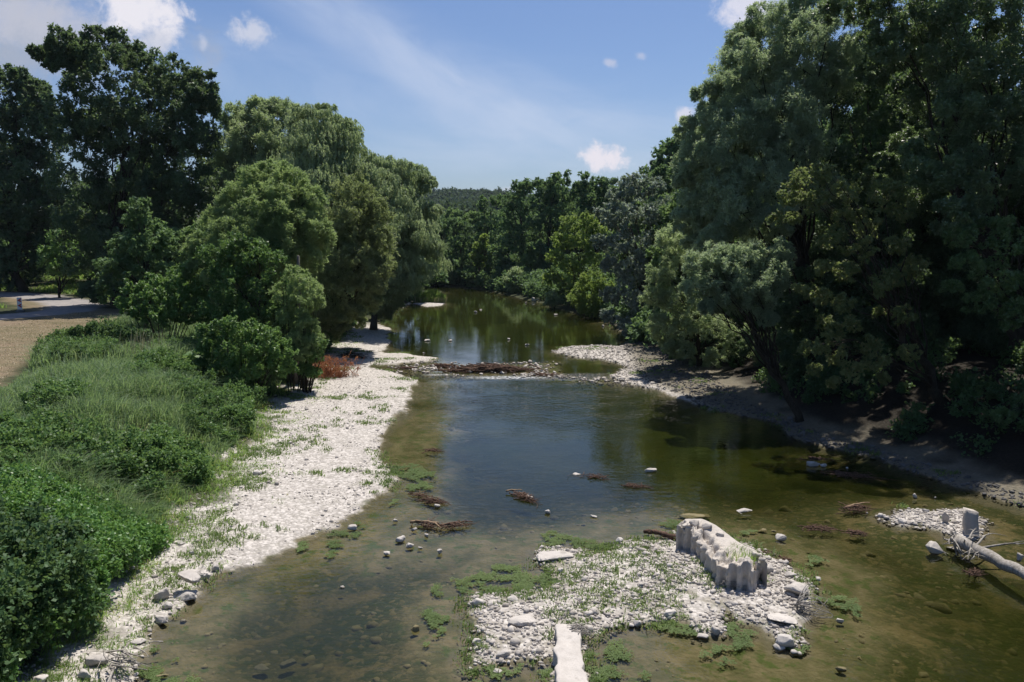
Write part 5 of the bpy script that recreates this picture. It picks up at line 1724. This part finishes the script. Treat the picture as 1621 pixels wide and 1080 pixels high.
# upright post on the islet, a leaning broken pillar
c = onground(1536, 845)
Vp = []
pr = [(-.17, -.11), (.17, -.12), (.18, .10), (-.15, .12)]
zs = np.linspace(-0.2, 0.62, 9)
for k, zz_ in enumerate(zs):
    for a_, b_ in pr:
        j = (vnoise(np.array([zz_ * 9 + a_ * 7]), np.array([b_ * 9]), 3)[0] - .5) * .05
        top_ = (0.06 if (k == 8 and a_ < 0) else 0)
        Vp.append((a_ * (1 - .12 * k / 8) + j - 0.06 * zz_, b_ + j + .05 * zz_, zz_ + top_))
Vp = np.array(Vp)
Fp_ = [[k * 4 + j, k * 4 + (j + 1) % 4, (k + 1) * 4 + (j + 1) % 4, (k + 1) * 4 + j] for k in range(8) for j in range(4)] + [[32, 33, 34, 35], [3, 2, 1, 0]]
o = mesh_np('concrete_post', Vp, [np.array(Fp_)], M['concrete'], False)
o.location = tuple(c)
tag(o, 'stubby broken concrete post standing up from the right islet', 'post')


# ------------------------------------------------------------------ driftwood
def twigs(name, px, py, Lp, Wp, ang, n, label, mat='drift', seed=1, hgt=0.11, thick=0.010, tl=(0.25, 0.7), cat='driftwood', z=0.02, logs=(), group=None):
    """a heap of twigs; Lp/Wp length and width in metres; ang in the ground plane"""
    r = np.random.default_rng(seed)
    c = G(px, py, z)
    root = empty(name, tuple(c))
    A = Acc()
    ca, sa = math.cos(ang), math.sin(ang)
    if z <= 0.02 and n < 140:
        n, hgt = int(n * 0.6), hgt * 0.7
    for _ in range(n):
        a, b = r.normal() * Lp * .26, r.normal() * Wp * .26
        env = max(0.1, 1 - (abs(a) / (Lp * .55)) ** 2)
        p = np.array((a * ca - b * sa, a * sa + b * ca, r.uniform(0.0, hgt) * env))
        th = ang + r.normal() * 0.75
        l = r.uniform(*tl)
        d = np.array((math.cos(th), math.sin(th), r.normal() * .12)) * l / 2
        p0, p1 = p - d, p + d
        p0[2], p1[2] = max(p0[2], -.02), max(p1[2], -.02)
        q = thick * r.uniform(.5, 1.5)
        A.tube(curve(p0, p1, r.normal(size=3) * (.08, .08, .02) * l, 5), np.linspace(q, q * .4, 5), 4)
    A.build('twigs', M[mat], root)
    for (dx, dy, l, th, rr, mm) in logs:
        B = Acc()
        d = np.array((math.cos(th), math.sin(th), .03)) * l / 2
        p = np.array((dx, dy, .06))
        B.tube(curve(p - d, p + d, (0, 0.03 * l, .02), 9, .012 * l, r), np.linspace(rr, rr * .5, 9), 7)
        B.build('log', M[mm], root)
    tag(root, label, cat, group)
    return root


DG = 'heaps of driftwood caught in the shallow river'
twigs('driftwood_pile', 775, 587, 4.6, 0.9, -.02, 260, 'long reddish heap of branches damming the middle of the riffle', seed=3, hgt=.34, thick=.030, tl=(.5, 1.8), group=DG,
      logs=((-1.0, 0, 2.2, .2, .06, 'drift'), (1.0, .1, 2.6, -.1, .07, 'drift'), (1.4, -.2, 1.2, .5, .05, 'driftpale')))
twigs('driftwood_pile', 708, 581, 1.8, .5, -.5, 110, 'smaller reddish heap at the left end of the riffle dam', seed=4, hgt=.2, thick=.025, tl=(.4, 1.2), group=DG)
twigs('driftwood_pile', 865, 594, 1.3, .4, .4, 60, 'thin brown sticks lying at the right end of the riffle', seed=5, hgt=.12, thick=.02, tl=(.4, 1.0), group=DG)
twigs('driftwood_pile', 645, 583, 1.0, .3, 0, 40, 'few dark sticks between gravel spit and riffle stones', seed=6, hgt=.1, thick=.02, tl=(.3, .8), group=DG)
twigs('twig_pile', 688, 795, .85, .26, -.35, 110, 'red-brown twig heap in the shallows below the left bar', seed=7, group=DG)
twigs('twig_pile', 665, 784, .4, .2, -.6, 45, 'small loose twigs just above the red-brown twig heap', seed=8, hgt=.07, group=DG)
twigs('twig_pile', 680, 833, .75, .28, -.7, 70, 'tan and brown driftwood with a split plank in the shallows', seed=9, group=DG, logs=((-.15, .12, .8, -.15, .045, 'driftpale'), (.2, -.1, .6, -1.0, .03, 'driftpale')))
twigs('twig_pile', 722, 833, .85, .22, .35, 70, 'dark forked branch heap right of the split plank', seed=10, group=DG, logs=((.1, -.05, .6, -.8, .02, 'drift'), (0, .05, .9, .25, .028, 'drift')))
twigs('twig_pile', 832, 789, 1.15, .24, -1.0, 130, 'slanting line of dark twigs in mid stream holding white stones', seed=11, hgt=.12, group=DG, logs=((-.35, .55, .5, .1, .03, 'driftpale'),))
twigs('twig_pile', 683, 714, .7, .3, -.1, 50, 'brown twigs on the yellowish shelf beside the left bar', seed=12, hgt=.08, group=DG)
twigs('twig_pile', 940, 755, 1.0, .25, -.3, 50, 'thin dark branch line at the edge of the green reflection', seed=13, hgt=.08, group=DG)
twigs('twig_pile', 1005, 770, .7, .2, -.2, 45, 'low brown twigs under the thin white slab', seed=14, hgt=.07, group=DG)
twigs('twig_pile', 1290, 727, 1.1, .3, .0, 60, 'flat brown twigs behind the wide white rock', seed=15, hgt=.06, group=DG)
twigs('twig_pile', 1345, 752, 1.6, .6, -.3, 120, 'scattered reddish twigs near the shaded right shore', seed=16, hgt=.08, group=DG)
twigs('twig_pile', 1357, 806, .9, .5, .4, 120, 'tan and red heap of sticks left of the islet', seed=17, group=DG, logs=((.1, .2, .9, .35, .03, 'driftpale'), (-.1, .0, .7, .25, .03, 'drift')))
twigs('twig_pile', 1297, 838, .9, .3, -.05, 80, 'low dark brushwood in the green water behind the ruin', seed=18, hgt=.08, group=DG)
twigs('twig_pile', 1358, 846, .4, .36, 0, 110, 'round red-brown clump of twigs below the tan sticks', seed=19, hgt=.12, tl=(.12, .35), group=DG)
twigs('twig_pile', 1543, 908, .34, .3, 0, 110, 'round red-brown clump of twigs under the fallen trunk', seed=20, hgt=.12, tl=(.12, .32), group=DG)
twigs('twig_pile', 1243, 888, .32, .28, 0, 60, 'small dark red twig tuft at the right end of the ruin', seed=21, hgt=.1, tl=(.1, .3), group=DG)
twigs('twig_pile', 1213, 878, .25, .2, 0, 45, 'tiny red twig tuft behind the right end of the ruin', seed=22, hgt=.1, tl=(.1, .25), group=DG)
twigs('twig_pile', 918, 1003, .36, .3, 0, 80, 'pale dry brushwood at the upper end of the long slab', mat='dead', seed=23, hgt=.16, tl=(.15, .4), thick=.008, z=.2, group=DG)
twigs('twig_pile', 1162, 928, .45, .22, -.4, 60, 'grey dry twigs at the foot of the ribbed face', mat='dead', seed=24, hgt=.14, tl=(.15, .45), thick=.008, z=.15, group=DG)
twigs('twig_pile', 195, 1050, .7, .7, -.9, 26, 'bleached forked branches on the lower left shore', mat='dead', seed=25, hgt=.2, tl=(.3, .9), thick=.014, z=.25, group=DG)
twigs('twig_pile', 560, 567, 1.6, .8, -.3, 50, 'dark dead branches on the gravel beside the red bush', mat='bark', seed=26, hgt=.3, tl=(.6, 1.6), thick=.02, z=.15, group=DG)

A = Acc()
c = G(1046, 848, .05)
P0, P1 = G(1020, 842, .06) - c, G(1072, 852, .14) - c
A.tube(curve(P0, P1, (0, .02, .03), 12, .012, r_), np.linspace(.05, .085, 12) * (1 + .2 * np.sin(np.arange(12) * 2.1)), 9)
for k in range(5):
    s0 = P0 + (P1 - P0) * r_.uniform(0, .4)
    A.tube(curve(s0, s0 + np.array((r_.uniform(-.25, .05), r_.uniform(-.1, .2), r_.uniform(0, .15))), (0, 0, .03), 4), np.linspace(.02, .008, 4), 5)
o = A.build('log', M['drift'])
o.location = tuple(c)
tag(o, 'reddish rotten log wedged behind the left end of the ruin', 'log')

A = Acc()
c = G(172, 1050, .25)
A.tube(curve(G(176, 1052, .3) - c, G(170, 1082, .3) - c, (0.04, 0, .02), 8, .01, r_), np.linspace(.03, .02, 8), 7)
o = A.build('branch', M['dead'])
o.location = tuple(c)
tag(o, 'short curved bleached branch beside the long pale block', 'branch')
A = Acc()
c = G(560, 577, .15)
A.tube(curve(G(530, 582, .15) - c, G(582, 578, .15) - c, (0, .1, .02), 8, .03, r_), np.linspace(.05, .03, 8), 6)
o = A.build('branch', M['dead'])
o.location = tuple(c)
tag(o, 'straight pale branch lying along the top of the left bar', 'branch')
# roots and curled branches right of the island slab
A = Acc()
c = G(1262, 960, .15)
for k in range(26):
    a_ = r_.uniform(-1.3, .9)
    l = r_.uniform(.25, .75)
    d = np.array((math.cos(a_), math.sin(a_), r_.uniform(-.25, .35))) * l
    A.tube(curve(np.zeros(3) + r_.normal(size=3) * .05, d, r_.normal(size=3) * .1, 7, .015, r_), np.linspace(.014, .004, 7), 5)
o = A.build('branch', M['dead'])
o.location = tuple(c)
tag(o, 'tangle of bleached curling roots at the right side of the ragged slab', 'roots')


def fallen_tree():
    c = G(1520, 862, .25)
    root = empty('fallen_tree', tuple(c))
    A = Acc()
    p0, p1 = G(1516, 856, .30) - c, G(1680, 945, .22) - c
    tk = curve(p0, p1, (0, 0, .05), 16, .015, r_)
    A.tube(tk, np.linspace(.15, .12, 16) * (1 + .06 * np.sin(np.arange(16) * 1.7)), 12)
    A.build('trunk', M['dead'], root)
    B = Acc()
    for k in range(30):
        a_ = math.pi * r_.uniform(.45, 1.55) + 0.4
        l = r_.uniform(.2, .65)
        d = np.array((math.cos(a_) * l * .5, math.sin(a_) * l, r_.normal() * .22))
        B.tube(curve(p0 + r_.normal(size=3) * .05, p0 + d, r_.normal(size=3) * .07, 6, .012, r_), np.linspace(.03, .006, 6), 5)
    B.build('roots', M['dead'], root)
    side = np.array((0.5, 1.0, 0.0))
    for (t, l, th, el) in ((.10, .8, .9, .2), (.16, 1.0, .65, .15), (.2, 1.5, .05, .10), (.15, .6, -2.2, .02), (.24, .6, -2.4, .0)):
        D_ = Acc()
        s = p0 + (p1 - p0) * t
        d = np.array((math.cos(th), math.sin(th), el)) * l
        br = curve(s, s + d, (.05, .05, .06), 8, .012, r_)
        D_.tube(br, np.linspace(.035, .008, 8), 6)
        for _ in range(6):
            i = r_.integers(2, 8)
            th2 = th + r_.normal() * .6
            e = br[i] + np.array((math.cos(th2), math.sin(th2), r_.normal() * .2 + .05)) * r_.uniform(.15, .5)
            D_.tube(curve(br[i], e, (0, 0, .02), 4), np.linspace(.012, .003, 4), 4)
        D_.build('branch', M['dead'], root)
    tag(root, 'bleached fallen tree trunk with roots lying in the water at the right edge', 'fallen tree')


fallen_tree()

# broken snag above the sallow
A = Acc()
b = atY(462, 520, 40.5)
b[2] = gz(b[0], 40.5)
tp_ = atY(472, 405, 40.5)
A.tube(curve(np.zeros(3), tp_ - b, (.1, 0, 0), 8, .03, r_), np.linspace(.2, .07, 8), 8)
o = A.build('tree_snag', M['barkpale'])
o.location = tuple(b)
tag(o, 'pale broken tree snag sticking out behind the small sallow', 'dead tree')

# red-brown dead shrub by the beach
c = onground(520, 596)
root = empty('dead_bush', tuple(c))
A = Acc()
for k in range(230):
    a_ = r_.uniform(0, 6.28)
    l = r_.uniform(.5, 1.9)
    sx = r_.normal() * .65
    s = np.array((sx, r_.normal() * .35, 0))
    d = np.array((math.cos(a_) * .75, math.sin(a_) * .55, r_.uniform(.35, 1.1))) * l * .72
    A.tube(curve(s, s + d, r_.normal(size=3) * .08, 4), np.linspace(.016, .005, 4), 3)
A.build('stems', M['rust'], root)
C = np.stack([r_.normal(size=90) * .7, r_.normal(size=90) * .4, r_.uniform(.05, 1.0, 90)], -1)
Vl, Fl = leaves(C, r_.uniform(.15, .35, 90), 'plume', .09, .10, tri=True, seed=77)
Vl[:, 2] = np.maximum(Vl[:, 2], 0)
mesh_np('foliage', Vl, [Fl], M['rust'], False, root)
tag(root, 'rust-red dead bush where the grass meets the gravel bar', 'dead bush')

# tussock island
c = G(682, 479, 0.05)
root = empty('grass_tussock', tuple(c))
P = np.stack([r_.normal(size=5200) * .95, r_.normal(size=5200) * .7, np.zeros(5200)], -1)
P = P[np.linalg.norm(P[:, :2] / (1.75, 1.3), axis=1) < 1]
hd = 1.75 * (1 - 0.55 * np.linalg.norm(P[:, :2] / (1.75, 1.3), axis=1) ** 2)
blades('blades', P, hd * r_.uniform(.6, 1.05, len(P)), np.full(len(P), .055), 'shortgrass', 71, lean=.25, parent=root)
P2 = P[:900]
blades('dry_blades', P2 * (1.05, 1.05, 1), np.full(len(P2), .8), np.full(len(P2), .05), 'dry', 72, lean=.3, parent=root)
tag(root, 'round grass tussock on a tiny gravel spit far up the left shore', 'tussock')

# pale dry reeds at the corner of the mound
x = r_.normal(size=260) * 1.2
P = []
b = atY(228, 530, 39)
for k in range(90):
    P.append((b[0] + x[k], 39 + r_.normal() * .8, gz(b[0] + x[k], 39)))
blades('dry_reeds', np.array(P), r_.uniform(.9, 1.7, 90), np.full(90, .03), 'dry', 73, 'pale dry stalks standing above the mound before the elder shrub', 'reeds', lean=.12, bend=0)

# butterbur leaves on the bank
c = onground(312, 592, .9)
root = empty('butterbur_plant', tuple(c))
A = Acc()
for k in range(22):
    a_ = r_.uniform(0, 6.28)
    q = r_.uniform(.1, .6)
    ctr = np.array((math.cos(a_) * q, math.sin(a_) * q, r_.uniform(.55, .95)))
    rr = r_.uniform(.12, .24)
    th = np.linspace(0, 2 * math.pi, 11)[:-1]
    tilt_ = r_.normal(size=2) * .3
    ring = np.stack([np.cos(th) * rr, np.sin(th) * rr, np.cos(th) * rr * tilt_[0] + np.sin(th) * rr * tilt_[1] + .02 * np.cos(th * 3)], -1) + ctr
    Vv = np.vstack([ctr + (0, 0, -.04), ring])
    A.add(Vv, None, np.array([(0, 1 + j, 1 + (j + 1) % 10) for j in range(10)]))
A.build('leaf_rosette', M['shrub'], root)
tag(root, 'clump of big round butterbur leaves in the bank grass', 'plant')

# ------------------------------------------------------------------ red and white marker board by the track
c = onground(32, 494, 2.0)
root = empty('marker_board', tuple(c), 0.25)


def boxes(name, bl, mat, parent, bev=0.006):
    bm = bmesh.new()
    for (cx, cy, cz, sx, sy, sz_) in bl:
        g_ = bmesh.ops.create_cube(bm, size=1)
        for v in g_['verts']:
            v.co = Vector((v.co.x * sx + cx, v.co.y * sy + cy, v.co.z * sz_ + cz))
    bmesh.ops.bevel(bm, geom=bm.edges[:], offset=bev, segments=2, affect='EDGES')
    me = bpy.data.meshes.new(name)
    bm.to_mesh(me)
    bm.free()
    me.materials.append(M[mat])
    o = bpy.data.objects.new(name, me)
    ROOT.objects.link(o)
    o.parent = parent
    return o


boxes('foot', [(0, 0, .06, .55, .35, .12)], 'postgrey', root)
boxes('post', [(0, .03, .30, .06, .03, .5)], 'postgrey', root)
boxes('panel', [(0, 0, .66, .34, .03, .95)], 'white', root)
for zc in (.92, .50):
    bm = bmesh.new()
    pts = [(-.15, zc), (.13, zc + .17), (.13, zc + .04), (.02, zc), (.13, zc - .04), (.13, zc - .17)]
    f_ = [bm.verts.new((a_, -.0185, b_)) for a_, b_ in pts]
    b_v = [bm.verts.new((a_, -.0145, b_)) for a_, b_ in pts]
    for tri_ in ((0, 3, 1), (1, 3, 2), (0, 5, 3), (3, 5, 4)):
        bm.faces.new([f_[i] for i in tri_])
        bm.faces.new([b_v[i] for i in reversed(tri_)])
    for i in range(6):
        bm.faces.new([f_[i], b_v[i], b_v[(i + 1) % 6], f_[(i + 1) % 6]])
    bmesh.ops.recalc_face_normals(bm, faces=bm.faces[:])
    me = bpy.data.meshes.new('red_chevron')
    bm.to_mesh(me)
    bm.free()
    me.materials.append(M['red'])
    o = bpy.data.objects.new('red_chevron', me)
    ROOT.objects.link(o)
    o.parent = root
tag(root, 'white marker board with red chevrons beside the track', 'marker board')

# ------------------------------------------------------------------ air
m, N = new_mat('haze')
vol = N.n('ShaderNodeVolumePrincipled', ins={'Color': (0.70, 0.82, 1.0, 1), 'Density': 0.00008, 'Anisotropy': 0.2})
o_ = N.n('ShaderNodeOutputMaterial')
N.link(vol.outputs[0], o_.inputs['Volume'])
hb = np.array([(a, b, c_) for a in (-1450, 1450) for b in (-75, 1780) for c_ in (-4, 150)], float)
o = mesh_np('haze', hb, [np.array([(0, 1, 3, 2), (4, 6, 7, 5), (0, 4, 5, 1), (2, 3, 7, 6), (0, 2, 6, 4), (1, 5, 7, 3)])], m)
tag(o, 'thin blue summer haze over the valley', 'haze', kind='stuff')
